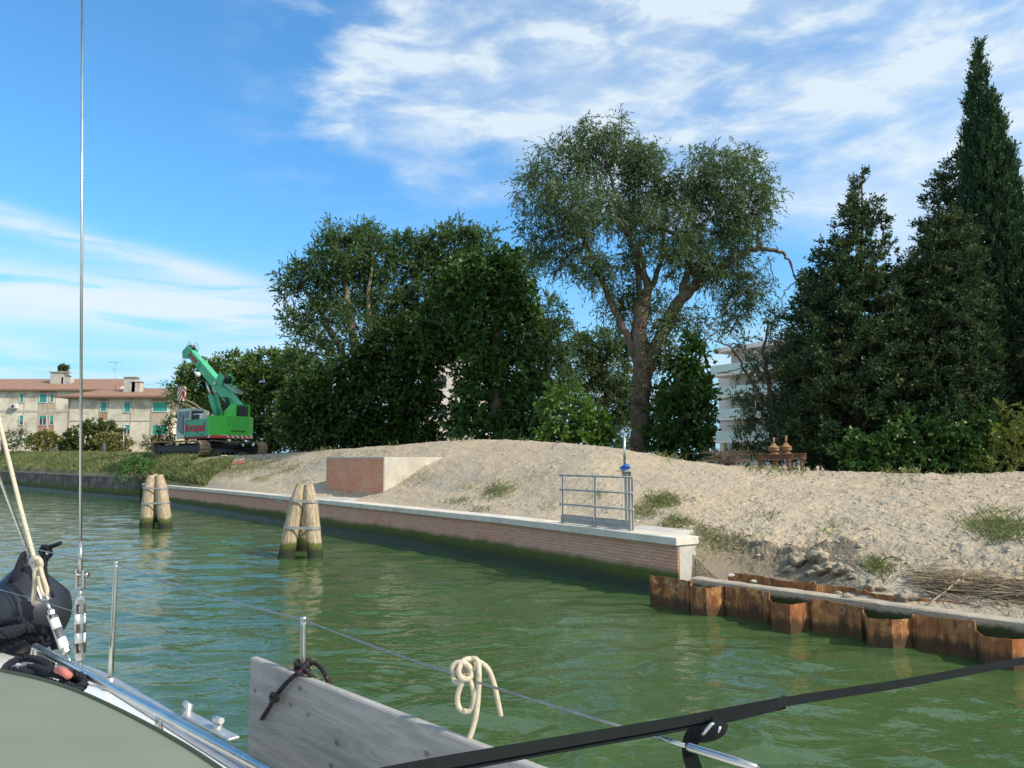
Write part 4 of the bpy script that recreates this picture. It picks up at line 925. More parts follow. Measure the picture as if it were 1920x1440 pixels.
# ================================================================== trees
def unit(v): return v / np.maximum(np.linalg.norm(v, axis=-1, keepdims=True), 1e-9)
def leaves_from(P, A, ll, lw, rng, jitter=.35):
    """P leaf bases, A leaf directions -> vertices and quads of rhombic leaves"""
    n = len(P); A = unit(A + rng.normal(0, jitter, (n, 3))); W = unit(np.cross(A, rng.normal(0, 1, (n, 3))))
    s = rng.uniform(.4, 1.45, (n, 1)); a = A * ll * s; w = W * lw * s * .5
    V = np.stack([P, P + a * .45 + w, P + a, P + a * .45 - w], 1).reshape(-1, 3)
    return V, np.arange(4 * n).reshape(n, 4)
def strands(C, O, ns, nl, L, out=.6, up=0., rand=.8, droop=.0, rng=None):
    """around each cluster centre C (outward direction O) ns twigs of nl leaves"""
    n = len(C); D = unit(O[:, None, :] * out + rng.normal(0, 1, (n, ns, 3)) * rand + np.array([0, 0, up]))
    Ls = L * rng.uniform(.5, 1.2, (n, ns, 1, 1)); t = ((np.arange(nl) + .5) / nl)[None, None, :, None] * np.ones((n, ns, 1, 1))
    t = t + rng.uniform(-.3, .3, t.shape) / nl
    Pp = C[:, None, None, :] + D[:, :, None, :] * t * Ls; Pp[..., 2] -= droop * (t[..., 0] * Ls[..., 0]) ** 2
    A = np.broadcast_to(D[:, :, None, :], Pp.shape).copy(); A[..., 2] -= 2 * droop * t[..., 0] * Ls[..., 0]
    return Pp.reshape(-1, 3), A.reshape(-1, 3), D, Ls[:, :, 0, 0]
def lobes_world(lobes, Y, dy=1.0, rng=None):
    """lobes given as (px, py, rx, ry[, depth shift]) -> centres and radii in metres"""
    out = []
    for l in lobes:
        px, py, rx, ry = l[:4]; yy = Y + (l[4] if len(l) > 4 else 0)
        c = at(px, py, yy); k = yy / F; out.append((np.array(c), np.array([rx * k, max(rx, ry) * k * .85 * dy, ry * k])))
    return out
def sample_lobes(LB, dens, rng, inner=.45):
    Cs, Os = [], []
    for c, r in LB:
        n = max(4, int(dens * PI * r[0] * r[2])); d = unit(rng.normal(0, 1, (n, 3))); q = inner + (1.04 - inner) * rng.uniform(0, 1, (n, 1)) ** .6
        q = q * (1 + .16 * fbm(d[:, :1] * 3 + c[0], d[:, 2:] * 3 + c[2], 2, 7) * 2)
        Cs.append(c + d * r * q); Os.append(d)
    return np.concatenate(Cs), np.concatenate(Os)
def tubes(segs, n=5):
    """list of (points, radii) -> one mesh arrays"""
    mb = MB()
    for p, r in segs: mb.tube(p, r, n if r[0] > .03 else 3, cap=False)
    return mb
def wob(pts, amt, rnd):
    return [p + Vector((rnd.uniform(-amt, amt), rnd.uniform(-amt, amt), rnd.uniform(-amt, amt))) * (0 if i in (0,) else 1) for i, p in enumerate(pts)]
def subdiv(pts, rad, m, amt, rnd):
    P, Q = [pts[0]], [rad[0]]
    for i in range(len(pts) - 1):
        for j in range(1, m + 1):
            t = j / m; P.append(pts[i].lerp(pts[i + 1], t) + Vector([rnd.uniform(-amt, amt) for _ in range(3)]) * (0 if j == m else 1)); Q.append(rad[i] + (rad[i + 1] - rad[i]) * t)
    return P, Q
def tree(name, label, cat, Y, lobes, limbs, lmat, bmat, seed, dens=3.5, ns=6, nl=9, L=.8, ll=.16, lw=.06, out=.6, up=0., droop=.1, rand=.8, inner=.45, group=None, twigs=.35, base=None, dy=1.0, jit=.35, hide_trunk=False, extra=None):
    rng = np.random.default_rng(seed); rnd = random.Random(seed)
    LB = lobes_world(lobes, Y, dy); C, O = sample_lobes(LB, dens, rng, inner)
    if base is None: base = limbs[0][0][0][0:2] if limbs else (lobes[0][0], 850)
    b = at(base[0], base[1], Y); gzv = float(tz(b.x, b.y, False)); root = empty(name, (b.x, b.y, gzv), label, cat, group)
    inv = np.array(root.location)
    LV = []; skel = []
    for pts, w0, w1 in limbs:
        P = [at(p[0], p[1], Y + (p[2] if len(p) > 2 else 0)) for p in pts]
        k = Y / F; rad = list(np.linspace(w0 / 2 * k, w1 / 2 * k, len(P)))
        Pq, Rq = subdiv(P, rad, 5, .05 + rad[0] * .15, rnd); LV.append((Pq, Rq)); skel += list(zip(Pq, Rq))
    if skel:
        SP = np.array([tuple(p) for p, r in skel]); SR = np.array([r for p, r in skel])
        for c, r in LB:  # a branch from the nearest limb to each lobe
            i = int(np.argmin(((SP - c) ** 2).sum(1) + np.where(SP[:, 2] > c[2] + .3, 4, 0))); a = Vector(SP[i]); cc = Vector(c + rng.normal(0, .15, 3) * r)
            m1 = a.lerp(cc, .5) + Vector((0, 0, (cc - a).length * .08)); rr = min(SR[i] * .7, .09)
            Pq, Rq = subdiv([a, m1, cc], [rr, rr * .6, rr * .25], 4, .08, rnd); LV.append((Pq, Rq)); SP = np.concatenate([SP, [tuple(p) for p in Pq]]); SR = np.concatenate([SR, Rq])
        for i in np.nonzero(rng.uniform(0, 1, len(C)) < twigs)[0]:
            j = int(np.argmin(((SP - C[i]) ** 2).sum(1))); a = Vector(SP[j]); cc = Vector(C[i]); 
            if (cc - a).length > 4.5: continue
            rr = min(SR[j] * .6, .028); m1 = a.lerp(cc, .55) + Vector((rnd.uniform(-.12, .12), rnd.uniform(-.12, .12), rnd.uniform(-.05, .2))); LV.append(([a, m1, cc], [rr, rr * .6, rr * .3]))
    Pp, A, D, Ls = strands(C, O, ns, nl, L, out, up, rand, droop, rng)
    if extra is not None: Pp = np.concatenate([Pp, extra[0]]); A = np.concatenate([A, extra[1]])
    V, Fq = leaves_from(Pp - inv, A, ll, lw, rng, jit)
    raw('crown', V, Fq, lmat, root)
    if LV: mb = tubes(LV, 9); mb.build('trunk', bmat, root, fixn=False)
    return root
LM_willow = leafmat('willow leaves', (.062, .105, .040), (.125, .180, .085), (.165, .215, .115), .35, .5, .5)
LM_elm = leafmat('elm leaves', (.055, .105, .032), (.105, .175, .062), (.145, .205, .090), .35, .5, .5)
LM_ivy = leafmat('ivy leaves', (0.026, 0.067, 0.016), (0.064, 0.144, 0.029), (0.096, 0.184, 0.045), .22, .4, .6, spec=.3)
LM_dark = leafmat('dark leaves', (0.019, 0.048, 0.013), (0.045, 0.093, 0.022), (0.068, 0.120, 0.030), .2, .5, .5, spec=.2)
LM_pine = leafmat('pine needles', (0.053, 0.105, 0.022), (0.128, 0.203, 0.045), None, .2, .6, .35)
LM_con = leafmat('conifer needles', (.028, .064, .030), (.062, .110, .044), (.14, .16, .060), .12, .6, .7, spec=.2)
LM_cyp = leafmat('cypress needles', (.028, .068, .034), (.055, .112, .050), (.075, .130, .055), .12, .6, .8, spec=.2)
LM_bush = leafmat('bright bush leaves', (0.069, 0.144, 0.022), (0.125, 0.225, 0.044), None, .35, .45, .8)
LM_yel = leafmat('yellowish leaves', (.12, .15, .025), (.22, .25, .06), None, .35, .5, .8)
LM_olive = leafmat('olive hedge leaves', (0.163, 0.163, 0.044), (0.300, 0.275, 0.100), (0.125, 0.150, 0.037), .3, .6, .8)
# --- big willow in the middle
wl_lobes = [(1125, 255, 62, 42), (1165, 300, 75, 55, 1), (1060, 300, 62, 48), (1010, 350, 48, 42, -1), (1080, 380, 80, 60, -1.5), (1160, 390, 85, 62, 1), (1020, 430, 52, 45, 0), (1060, 470, 55, 48, 1), (1225, 350, 60, 60, 0),
            (1215, 300, 45, 35, 0), (1250, 430, 70, 60, -1), (1320, 330, 70, 52, 0), (1375, 300, 50, 32, 1), (1385, 350, 60, 55, -1), (1420, 385, 38, 38, 0), (1330, 410, 75, 60, 1.5), (1395, 440, 48, 52, 0), (1290, 480, 55, 45, 0),
            (1180, 490, 46, 30, 0), (1120, 515, 36, 26, -.5), (1350, 500, 60, 45, 0), (1400, 530, 42, 50, .5), (1380, 585, 38, 38, 0), (1200, 560, 45, 38, .5), (1105, 500, 34, 34, -1), (1250, 590, 35, 40, -.4), (1240, 650, 28, 45, -.6),
            (1160, 570, 36, 30, .5), (1300, 600, 26, 30, 0), (1440, 360, 24, 24, 0)]
wl_limbs = [([(1203, 850), (1202, 760), (1203, 680), (1200, 600), (1203, 560)], 40, 26), ([(1202, 700), (1180, 640), (1150, 580), (1125, 520), (1105, 470), (1080, 430)], 18, 6), ([(1205, 590), (1215, 540), (1200, 480), (1165, 420), (1140, 360)], 20, 5),
            ([(1205, 720), (1230, 650), (1270, 570), (1310, 525), (1350, 500), (1400, 470), (1430, 467), (1468, 473), (1485, 500)], 30, 3), ([(1275, 565), (1290, 500), (1300, 420), (1320, 350)], 16, 4), ([(1215, 560), (1240, 480), (1250, 400), (1225, 330)], 12, 3),
            ([(1310, 528), (1270, 440), (1220, 425), (1180, 380)], 12, 3), ([(1200, 560), (1190, 470), (1160, 380), (1130, 290)], 12, 3)]
tree('willow_tree', 'tall open willow with leaning limbs rising above all the other middle trees', 'tree', 40, wl_lobes, wl_limbs, LM_willow, M_bark, 21, dens=7.6, ns=8, nl=13, L=.95, ll=.20, lw=.052, out=.35, up=-.15, droop=.35, rand=.8, inner=.2, twigs=.35, base=(1203, 850), jit=.45)
# --- left group
tree('elm_tree', 'wide leaning elm with pale visible limbs on the left of the dark tree group', 'tree', 50,
     [(655, 470, 62, 42), (610, 500, 48, 36), (560, 520, 36, 28), (700, 490, 50, 45, 1), (640, 540, 60, 45, 1), (555, 600, 34, 24), (585, 640, 40, 26), (600, 590, 36, 32), (720, 560, 50, 50, 1), (670, 610, 45, 45), (540, 545, 22, 18), (620, 680, 36, 30), (640, 440, 36, 22), (690, 440, 30, 18, 1)],
     [([(690, 850), (680, 740), (650, 680), (610, 600), (570, 545)], 26, 5), ([(680, 740), (665, 640), (650, 560), (640, 480)], 22, 5), ([(690, 760), (695, 640), (690, 560), (700, 470)], 14, 4), ([(640, 640), (590, 640), (545, 610)], 9, 3)],
     LM_elm, M_barkl, 22, dens=9, ns=8, nl=11, L=.85, ll=.20, lw=.075, out=.5, up=.1, droop=.05, inner=.25, twigs=.4, group=None)
tree('leafy_tree', 'full round topped tree in the centre of the dark tree group', 'tree', 52,
     [(780, 480, 55, 42), (850, 470, 62, 42), (895, 500, 55, 45, 1), (810, 540, 65, 55), (870, 560, 65, 55, 1), (745, 600, 50, 55), (820, 620, 60, 42, 2), (760, 465, 34, 28), (905, 450, 30, 22), (860, 435, 34, 20)],
     [([(760, 850), (765, 720), (790, 600), (830, 500)], 30, 6), ([(765, 720), (730, 620), (740, 540)], 18, 5), ([(790, 620), (860, 540), (880, 480)], 16, 4)],
     LM_elm, M_bark, 23, dens=9, ns=8, nl=11, L=.8, ll=.20, lw=.085, out=.5, up=.1, droop=.05, inner=.3)
tree('ivy_covered_tree', 'dark ivy smothered tree standing right of the gap in the tree group', 'tree', 47,
     [(880, 520, 50, 50), (935, 530, 60, 55), (960, 590, 42, 50), (900, 600, 62, 48), (950, 500, 38, 34), (910, 660, 52, 45), (960, 690, 55, 60), (930, 740, 60, 55), (985, 760, 50, 55), (900, 790, 55, 42), (950, 820, 60, 35), (880, 740, 32, 45), (985, 560, 26, 40)],
     [([(940, 850), (935, 700), (925, 560), (930, 470)], 40, 8)], LM_ivy, M_bark, 24, dens=8, ns=6, nl=8, L=.7, ll=.24, lw=.19, out=.5, up=-.1, droop=.3, inner=.5, twigs=.15)
tree('dark_leafy_tree', 'dark rounded tree at the right end of the tree group beside the open sky', 'tree', 49,
     [(1020, 590, 38, 36), (1040, 640, 36, 50), (1015, 680, 45, 50), (1045, 720, 34, 50), (1010, 760, 45, 50), (1000, 630, 32, 45), (975, 500, 40, 26, 2), (1000, 480, 26, 16, 2)],
     [([(1030, 850), (1025, 740), (1025, 610)], 20, 5)], LM_elm, M_bark, 25, dens=10, ns=8, nl=10, L=.8, ll=.18, lw=.075, inner=.4)
tree('shrubby_thicket', 'dense dark thicket filling the foot of the left tree group', 'shrub', 49,
     [(600, 740, 55, 55), (660, 760, 62, 60), (720, 750, 60, 70), (770, 720, 50, 60), (790, 790, 42, 55), (560, 780, 48, 52), (620, 810, 60, 40), (690, 815, 60, 40), (745, 815, 55, 42), (735, 660, 48, 55), (690, 690, 40, 40), (795, 660, 44, 42), (840, 650, 36, 26), (785, 835, 36, 30), (805, 760, 18, 60)],
     [([(700, 860), (705, 760)], 14, 6), ([(760, 860), (765, 700)], 20, 8)], LM_dark, M_bark, 26, dens=9, ns=6, nl=8, L=.7, ll=.24, lw=.16, inner=.4, twigs=.1)
tree('hanging_ivy', 'ivy mass arching over the gap between the two dark trees', 'ivy', 48, [(850, 620, 40, 30), (830, 590, 50, 35), (875, 640, 28, 30), (800, 640, 30, 40), (868, 705, 16, 24), (850, 800, 10, 9)],
     [([(860, 850), (880, 720), (870, 640)], 8, 3)], LM_ivy, M_bark, 27, dens=8, ns=6, nl=8, L=.7, ll=.24, lw=.17, droop=.3, inner=.4)
# --- middle
tree('pale_olive_tree', 'loose grey green tree between the dark group and the willow trunk', 'tree', 54,
     [(1120, 650, 45, 32), (1150, 690, 45, 42), (1095, 700, 36, 40), (1130, 760, 55, 50), (1180, 740, 34, 50), (1090, 640, 20, 22), (1170, 650, 24, 26), (1160, 810, 40, 35)], [([(1135, 860), (1135, 760), (1125, 650)], 14, 4)],
     LM_willow, M_bark, 28, dens=9, ns=8, nl=11, L=.8, ll=.22, lw=.075, up=.3, inner=.3)
tree('bright_bush', 'bright green broad leaved bush at the foot of the trees left of the willow trunk', 'bush', 38,
     [(1075, 790, 45, 40), (1110, 800, 36, 34), (1050, 760, 36, 36), (1130, 825, 28, 22), (1090, 830, 50, 22), (1040, 820, 36, 28)], [([(1085, 850), (1085, 790)], 6, 3)], LM_bush, M_bark, 29, dens=13, ns=5, nl=7, L=.5, ll=.20, lw=.15, inner=.4, twigs=.1)
tree('ivy_column', 'tall dark column of ivy just right of the willow trunk', 'ivy', 39,
     [(1290, 670, 34, 36), (1275, 720, 46, 50), (1290, 780, 48, 52), (1255, 790, 36, 52), (1305, 740, 28, 45), (1270, 835, 50, 30), (1310, 830, 30, 30)], [([(1285, 860), (1288, 680)], 18, 8)], LM_ivy, M_bark, 30, dens=12, ns=6, nl=8, L=.55, ll=.20, lw=.16, droop=.4, inner=.5, twigs=.05)
tree('ivy_on_trunk', 'ragged brown and green ivy climbing the willow trunk', 'ivy', 39.2, [(1205, 640, 16, 40), (1203, 710, 18, 40), (1222, 690, 20, 45), (1200, 800, 22, 40), (1235, 640, 18, 36), (1190, 760, 14, 40), (1218, 740, 18, 42)], [], leafmat('brown ivy', (.06, .055, .02), (.10, .11, .03), (.13, .075, .04), .25), M_bark, 31, dens=7, ns=4, nl=6, L=.6, ll=.14, lw=.05, droop=.5, inner=.6, base=(1203, 850))
tree('feathery_tree', 'small feathery grey green tree in front of the white balconied building', 'tree', 36,
     [(1465, 610, 36, 36), (1445, 680, 34, 42), (1475, 690, 36, 48), (1430, 775, 36, 42), (1465, 790, 46, 52), (1490, 740, 34, 60), (1440, 840, 45, 28), (1395, 640, 22, 10, 0), (1405, 735, 22, 18), (1400, 690, 20, 16), (1395, 790, 22, 30), (1370, 745, 12, 8)], [([(1450, 870), (1448, 760), (1430, 660), (1440, 600)], 12, 3), ([(1448, 780), (1400, 700), (1370, 650), (1340, 640)], 6, 2)],
     LM_willow, M_bark, 32, dens=9, ns=7, nl=11, L=.6, ll=.16, lw=.055, inner=.2, rand=.9)
tree('dead_branches', 'bare grey hanging branches between the willow and the conifer', 'branch', 38, [(1355, 640, 14, 12), (1390, 600, 20, 16), (1480, 560, 16, 24)],
     [([(1480, 490), (1505, 560), (1490, 590)], 3.5, 1.5), ([(1440, 480), (1450, 520), (1445, 545)], 2.5, 1), ([(1320, 625), (1380, 560), (1400, 540)], 2.5, 1), ([(1320, 640), (1350, 620), (1400, 640)], 2.5, 1), ([(1505, 520), (1470, 545), (1462, 580)], 3, 1), ([(1345, 700), (1390, 690), (1430, 660)], 3, 1)], LM_willow, mat('dead wood', (.16, .135, .11), .9), 33, dens=3, ns=3, nl=4, L=.4, ll=.12, lw=.03, base=(1480, 600))
# --- conifers on the right
def conifer(name, label, Y, prof, seed, lmat, nb=420, up=.25, L=.40, ll=.12, lw=.06, ns=8, nl=9, spray=.4, asym=.25, brown=False, base_py=880, group=None, fast=False, trunkw=22):
    """prof: (py, left px, right px) rows, top to bottom"""
    rng = np.random.default_rng(seed); rnd = random.Random(seed); k = Y / F
    py = np.array([p[0] for p in prof], float); l = np.array([p[1] for p in prof], float); r = np.array([p[2] for p in prof], float)
    cx = np.interp(base_py, py, (l + r) / 2); b = at(cx, base_py, Y); g = float(tz(b.x, b.y, False)); root = empty(name, (b.x, b.y, g), label, 'conifer', group)
    w = np.maximum((r - l) / 2 - (3 if fast else 9), 2.5); fine = np.linspace(py[0], py[-1], 300); wf = np.interp(fine, py, w); pr = (wf + 4) ** 1.05; pr /= pr.sum()
    rows = rng.choice(fine, nb, p=pr); C = []; O = []; segs = []
    for q in rows:
        c0 = (np.interp(q, py, l) + np.interp(q, py, r)) / 2; rad = np.interp(q, py, w) * k; a = rng.uniform(0, 2 * PI)
        z = at(c0, q, Y).z; x0 = at(c0, q, Y).x; tipr = rad * (1 + rng.uniform(-asym, asym * .7))
        dx, dy = math.cos(a), math.sin(a); rise = up * tipr
        m = max(2, int(tipr / .42)) if not fast else 2
        for t in np.linspace(.45 if not fast else .7, 1, m):
            C.append((x0 + dx * tipr * t, Y + dy * tipr * t, z + rise * (t - 1) * (1 if not fast else 2))); O.append((dx, dy, .25 + up))
        if rng.uniform() < .25: segs.append(([Vector((x0, Y, z - rise - .2 * tipr)), Vector((x0 + dx * tipr * .9, Y + dy * tipr * .9, z - .05))], [.035, .012]))
    C = np.array(C); O = unit(np.array(O)); C += rng.normal(0, .07, C.shape)
    Pp, A, D, Ls = strands(C, O, ns, nl, L, .9, up * 1.2, .65 if not fast else .45, 0., rng)
    V, Fq = leaves_from(Pp - np.array(root.location), A, ll, lw, rng, .55 if not fast else .35)
    raw('crown', V, Fq, lmat, root)
    top = at(np.interp(py[0], py, (l + r) / 2), py[0], Y); segs.append((subdiv([Vector((b.x, Y, g - .3)), Vector((at((l[-1] + r[-1]) / 2, py[-1], Y).x, Y, g + 2)), Vector((top.x, Y, top.z))], [trunkw / 2 * k, trunkw / 2.4 * k, .02], 5, .06, rnd)))
    tubes(segs, 9).build('trunk', M_bark, root, fixn=False); return root
conifer('dark_conifer', 'dark ragged conifer with a forked tip, left of the tall cypress group', 33, [(325, 1610, 1622), (350, 1590, 1640), (400, 1578, 1655), (450, 1545, 1668), (500, 1525, 1680), (560, 1490, 1700), (640, 1470, 1715), (740, 1465, 1720), (830, 1480, 1710), (878, 1530, 1690)], 41, LM_con, nb=760, ns=9)
conifer('dark_conifer', 'broad olive tinged conifer overlapping the foot of the tall cypress', 31.5, [(395, 1775, 1790), (430, 1745, 1815), (500, 1700, 1830), (560, 1690, 1840), (640, 1680, 1850), (740, 1675, 1860), (830, 1680, 1860), (880, 1720, 1850)], 42, LM_con, nb=900, ns=9)
conifer('dark_conifer', 'narrow dark conifer peeping out behind the left side of the cypress', 36.5, [(280, 1790, 1815), (310, 1765, 1825), (350, 1735, 1830), (420, 1720, 1835), (500, 1710, 1840), (620, 1700, 1850), (860, 1700, 1850)], 43, LM_con, nb=620)
conifer('tall_cypress', 'very tall slender cypress with several spires at the right edge', 34, [(92, 1833, 1840), (130, 1824, 1846), (200, 1815, 1865), (300, 1810, 1890), (400, 1808, 1905), (500, 1805, 1925), (600, 1800, 1945), (750, 1800, 1955), (880, 1820, 1940)], 44, LM_cyp, nb=2300, up=1.2, L=.50, ll=.12, lw=.055, ns=7, nl=9, asym=.16, fast=True)
conifer('tall_cypress', 'lower spire of the cypress clump leaning at the extreme right edge', 33.5, [(200, 1853, 1860), (260, 1862, 1885), (330, 1868, 1902), (420, 1872, 1922), (520, 1875, 1945), (650, 1870, 1970), (800, 1860, 1980), (880, 1870, 1970)], 45, LM_cyp, nb=1500, up=1.2, L=.55, ll=.13, lw=.06, ns=6, nl=9, asym=.2, fast=True)
conifer('dark_conifer', 'dark conifer beyond the right edge of the view', 30, [(330, 2000, 2015), (430, 1960, 2060), (560, 1945, 2110), (760, 1950, 2120), (880, 1980, 2080)], 46, LM_con, nb=220)
tree('vine_bush', 'bright vine and bramble mass at the foot of the conifers', 'bush', 29.5, [(1680, 830, 45, 40), (1730, 820, 50, 45), (1780, 830, 50, 45), (1830, 820, 45, 50), (1700, 870, 60, 22), (1790, 872, 60, 22), (1640, 850, 34, 34), (1600, 845, 36, 36)], [([(1740, 885), (1742, 830)], 6, 3)], LM_ivy, M_bark, 51, dens=14, ns=5, nl=7, L=.42, ll=.15, lw=.12, inner=.4, droop=.3, twigs=.1)
tree('yellow_bush', 'yellowish green bush at the right edge below the cypress', 'bush', 28, [(1890, 810, 36, 45), (1925, 800, 36, 50), (1880, 860, 30, 30), (1930, 860, 45, 34), (1850, 870, 20, 16)], [([(1900, 885), (1902, 820)], 5, 2)], LM_yel, M_bark, 52, dens=9, ns=5, nl=7, L=.42, ll=.13, lw=.09, inner=.3, twigs=.3)
tree('scrub_hedge', 'dark scrub under the conifers behind the steel stand', 'shrub', 35, [(1500, 850, 50, 36), (1550, 840, 55, 42), (1400, 850, 40, 24), (1600, 860, 50, 26), (1660, 850, 50, 40), (1350, 858, 26, 14)], [([(1550, 880), (1552, 840)], 5, 3)], LM_dark, M_bark, 53, dens=10, ns=5, nl=7, L=.5, ll=.16, lw=.10, inner=.3)
# --- pines behind the crane
pin = [([(390, 700, 45, 26), (440, 690, 50, 26), (375, 740, 45, 30), (430, 740, 55, 34), (350, 730, 22, 26)], 78, 390, 'round topped green pine directly behind the crane boom'), ([(500, 690, 45, 30), (470, 720, 45, 38), (530, 700, 40, 34), (500, 760, 55, 48), (545, 740, 40, 50)], 74, 500, 'bright green pine to the right of the crane cab'),
       ([(560, 690, 32, 34), (585, 730, 32, 45), (600, 790, 45, 55), (548, 790, 50, 50)], 70, 575, 'green pine between the crane and the dark tree group')]
for i, (lb, Y, bx_, lab) in enumerate(pin):
    tree('pine_tree', lab, 'tree', Y, lb, [([(bx_, 858), (bx_ + 3, 780), (bx_ + 10, 710)], 11, 5)], LM_pine if i < 2 else LM_elm, M_bark, 61 + i, dens=6, ns=8, nl=9, L=.8, ll=.26, lw=.15, up=.5, inner=.5, group='pines behind the crane', twigs=.1)
tree('shrubby_thicket', 'dark thicket behind the crane tracks', 'shrub', 71, [(470, 810, 50, 45), (520, 815, 50, 40), (420, 800, 40, 40), (385, 790, 40, 45), (450, 770, 40, 40), (580, 825, 40, 30)], [([(470, 858), (471, 800)], 6, 3)], LM_dark, M_bark, 66, dens=5, ns=6, nl=8, L=.8, ll=.26, lw=.16, inner=.4)
tree('leaning_pine', 'thin leaning pine with an open tuft reaching over the crane cab to the house', 'tree', 68, [(318, 735, 18, 14), (335, 745, 20, 12), (325, 752, 22, 12), (350, 760, 26, 14), (308, 724, 12, 8)], [([(432, 856), (425, 800), (395, 778), (360, 765), (325, 748)], 8, 3), ([(395, 778), (360, 755), (335, 742)], 4, 2)], LM_elm, M_barkl, 67, dens=4, ns=5, nl=7, L=.6, ll=.2, lw=.06, inner=.1)
# --- garden hedges by the houses
for i, (lb, Y, m, lab) in enumerate([([(84, 832, 28, 20), (84, 822, 20, 14)], 92, LM_olive, 'round yellowish clipped bush in front of the farther house'), ([(160, 822, 34, 24), (200, 812, 26, 20), (180, 838, 50, 14), (135, 830, 16, 22), (185, 800, 26, 12)], 91, leafmat('hedge green', (.05, .085, .02), (.11, .14, .035), (.15, .15, .04), .3, .6, .3), 'large round green bush in front of the nearer house'),
                                     ([(217, 835, 28, 18), (200, 825, 20, 12)], 88, LM_olive, 'yellow green round bush right of the large green bush')]):
    tree('round_bush', lab, 'bush', Y, lb, [([(lb[0][0], 854), (lb[0][0], 835)], 4, 2)], m, M_bark, 71 + i, dens=11, ns=8, nl=7, L=.35, ll=.2, lw=.15, inner=.75, twigs=0, group='round bushes by the houses')
tree('cedar_tree', 'flat branched dark cedar at the left edge in front of the house', 'tree', 88, [(10, 815, 22, 5), (35, 808, 22, 4), (15, 828, 24, 6), (40, 820, 16, 5), (20, 842, 30, 7), (45, 836, 12, 5)], [([(5, 856), (4, 810)], 5, 2), ([(5, 825), (50, 806)], 2.5, 1), ([(5, 840), (55, 826)], 2.5, 1)], LM_con, M_bark, 76, dens=7, ns=5, nl=7, L=.5, ll=.2, lw=.09, inner=.1)
tree('spiky_shrub', 'dark spiky shrub against the nearer house below the crane cab', 'shrub', 72, [(320, 810, 22, 20), (300, 832, 28, 18), (335, 840, 30, 16), (282, 846, 14, 8), (325, 790, 12, 14)], [([(312, 856), (313, 815)], 4, 2)], LM_dark, M_bark, 77, dens=6, ns=5, nl=7, L=.7, ll=.3, lw=.07, up=.8, inner=.3)
conifer('small_cypress', 'tiny pair of dark cypress tips above the farther roof', 135, [(688, 118, 120), (700, 114, 127), (712, 113, 130), (740, 112, 130)], 79, LM_con, nb=60, L=.6, ll=.4, lw=.2, ns=6, nl=5, base_py=850)
tree('green_shrub', 'rich green shrub leaning over the old dark quay wall', 'shrub', 52, [(250, 878, 30, 16), (285, 880, 18, 12), (240, 890, 20, 10), (262, 868, 22, 10)], [([(255, 898), (255, 880)], 4, 2)], leafmat('fresh green', (0.060, 0.156, 0.036), (0.120, 0.240, 0.060), None, .35, .5, .5), M_bark, 78, dens=14, ns=5, nl=7, L=.45, ll=.16, lw=.06, inner=.4, droop=.4, base=(255, 893))
# ================================================================== weeds, grass, clods
def blades(name, P, h, w, m, rng, lean=.5, kind='stuff', label=None, cat=None, per=1):
    n = len(P); d = rng.normal(0, 1, (n, 3)); d[:, 2] = 0; d = unit(d); A = unit(d * lean * rng.uniform(.2, 1.3, (n, 1)) + np.array([0, 0, 1.])); W = unit(np.cross(A, rng.normal(0, 1, (n, 3))))
    hh = h * rng.uniform(.4, 1.25, (n, 1)); ww = w * .5
    V = np.stack([P - W * ww, P + W * ww, P + A * hh * .6 + W * ww * .8 + d * hh * .05, P + A * hh + d * hh * .3 * lean], 1).reshape(-1, 3)
    o = raw(name, V, np.arange(4 * n).reshape(n, 4), m); tag(o, label, cat, None, kind); return o
rng = np.random.default_rng(99)
LM_grass = leafmat('bank grass', (.09, .14, .045), (.20, .22, .085), (.33, .29, .15), .3, .6, .45)
LM_weed = leafmat('weeds', (.13, .16, .06), (.22, .24, .11), (.34, .31, .17), .4, .6, .8)
u = rng.uniform(-.85, -.33, 60000); u = np.concatenate([u, rng.uniform(-.49, -.35, 30000)]); D_, _ = knots(u)
Y = D_[:, 0] + .5 + (D_[:, 4] + 4 - D_[:, 0]) * rng.uniform(0, 1, len(u)); X = u * Y
keep = (u < -.40 + fbm(Y * .3, X * .3, 3, 5) * .12) ; X, Y = X[keep], Y[keep]
blades('bank_grass', np.stack([X, Y, tz(X, Y) - .03], 1), .36, .06, LM_grass, rng, .6, label='rough dry grass covering the bank behind the old quay wall', cat='grass')
Pw = []
for px, py, rx, ry, n in [(935, 922, 28, 14, 900), (1238, 942, 32, 14, 1100), (1210, 962, 30, 10, 400), (1345, 1015, 50, 19, 620), (1648, 1068, 20, 18, 380), (1860, 980, 52, 28, 1000), (1890, 1000, 34, 18, 420), (540, 878, 30, 9, 700), (470, 875, 40, 14, 1600), (430, 880, 40, 14, 1600), (855, 940, 20, 5, 200), (780, 900, 22, 10, 200),
                          (1030, 957, 8, 6, 60), (1440, 968, 10, 8, 90), (1560, 1000, 10, 8, 80), (1270, 985, 30, 8, 300), (500, 865, 30, 8, 500), (700, 850, 30, 6, 150), (360, 890, 60, 12, 2200), (330, 870, 50, 14, 1800), (1275, 976, 20, 6, 200), (875, 915, 10, 6, 80), (1700, 905, 30, 6, 60), (560, 905, 30, 6, 120), (900, 958, 20, 3, 90), (620, 860, 40, 8, 260), (1130, 930, 14, 6, 60), (1000, 900, 18, 6, 50)]:
    done = 0
    for _ in range(n // 12):
        qx, qy = px + rng.normal(0, rx * .55), py + rng.normal(0, ry * .55); p = hit(qx, qy)
        if p is None: continue
        r = .10 + .014 * p.y; Pw.append(np.array(p) + np.stack([rng.normal(0, r * .4, 12), rng.normal(0, r * .5, 12), np.zeros(12)], 1))
Pw = np.concatenate(Pw); Pw[:, 2] = tz(Pw[:, 0], Pw[:, 1]) - .02
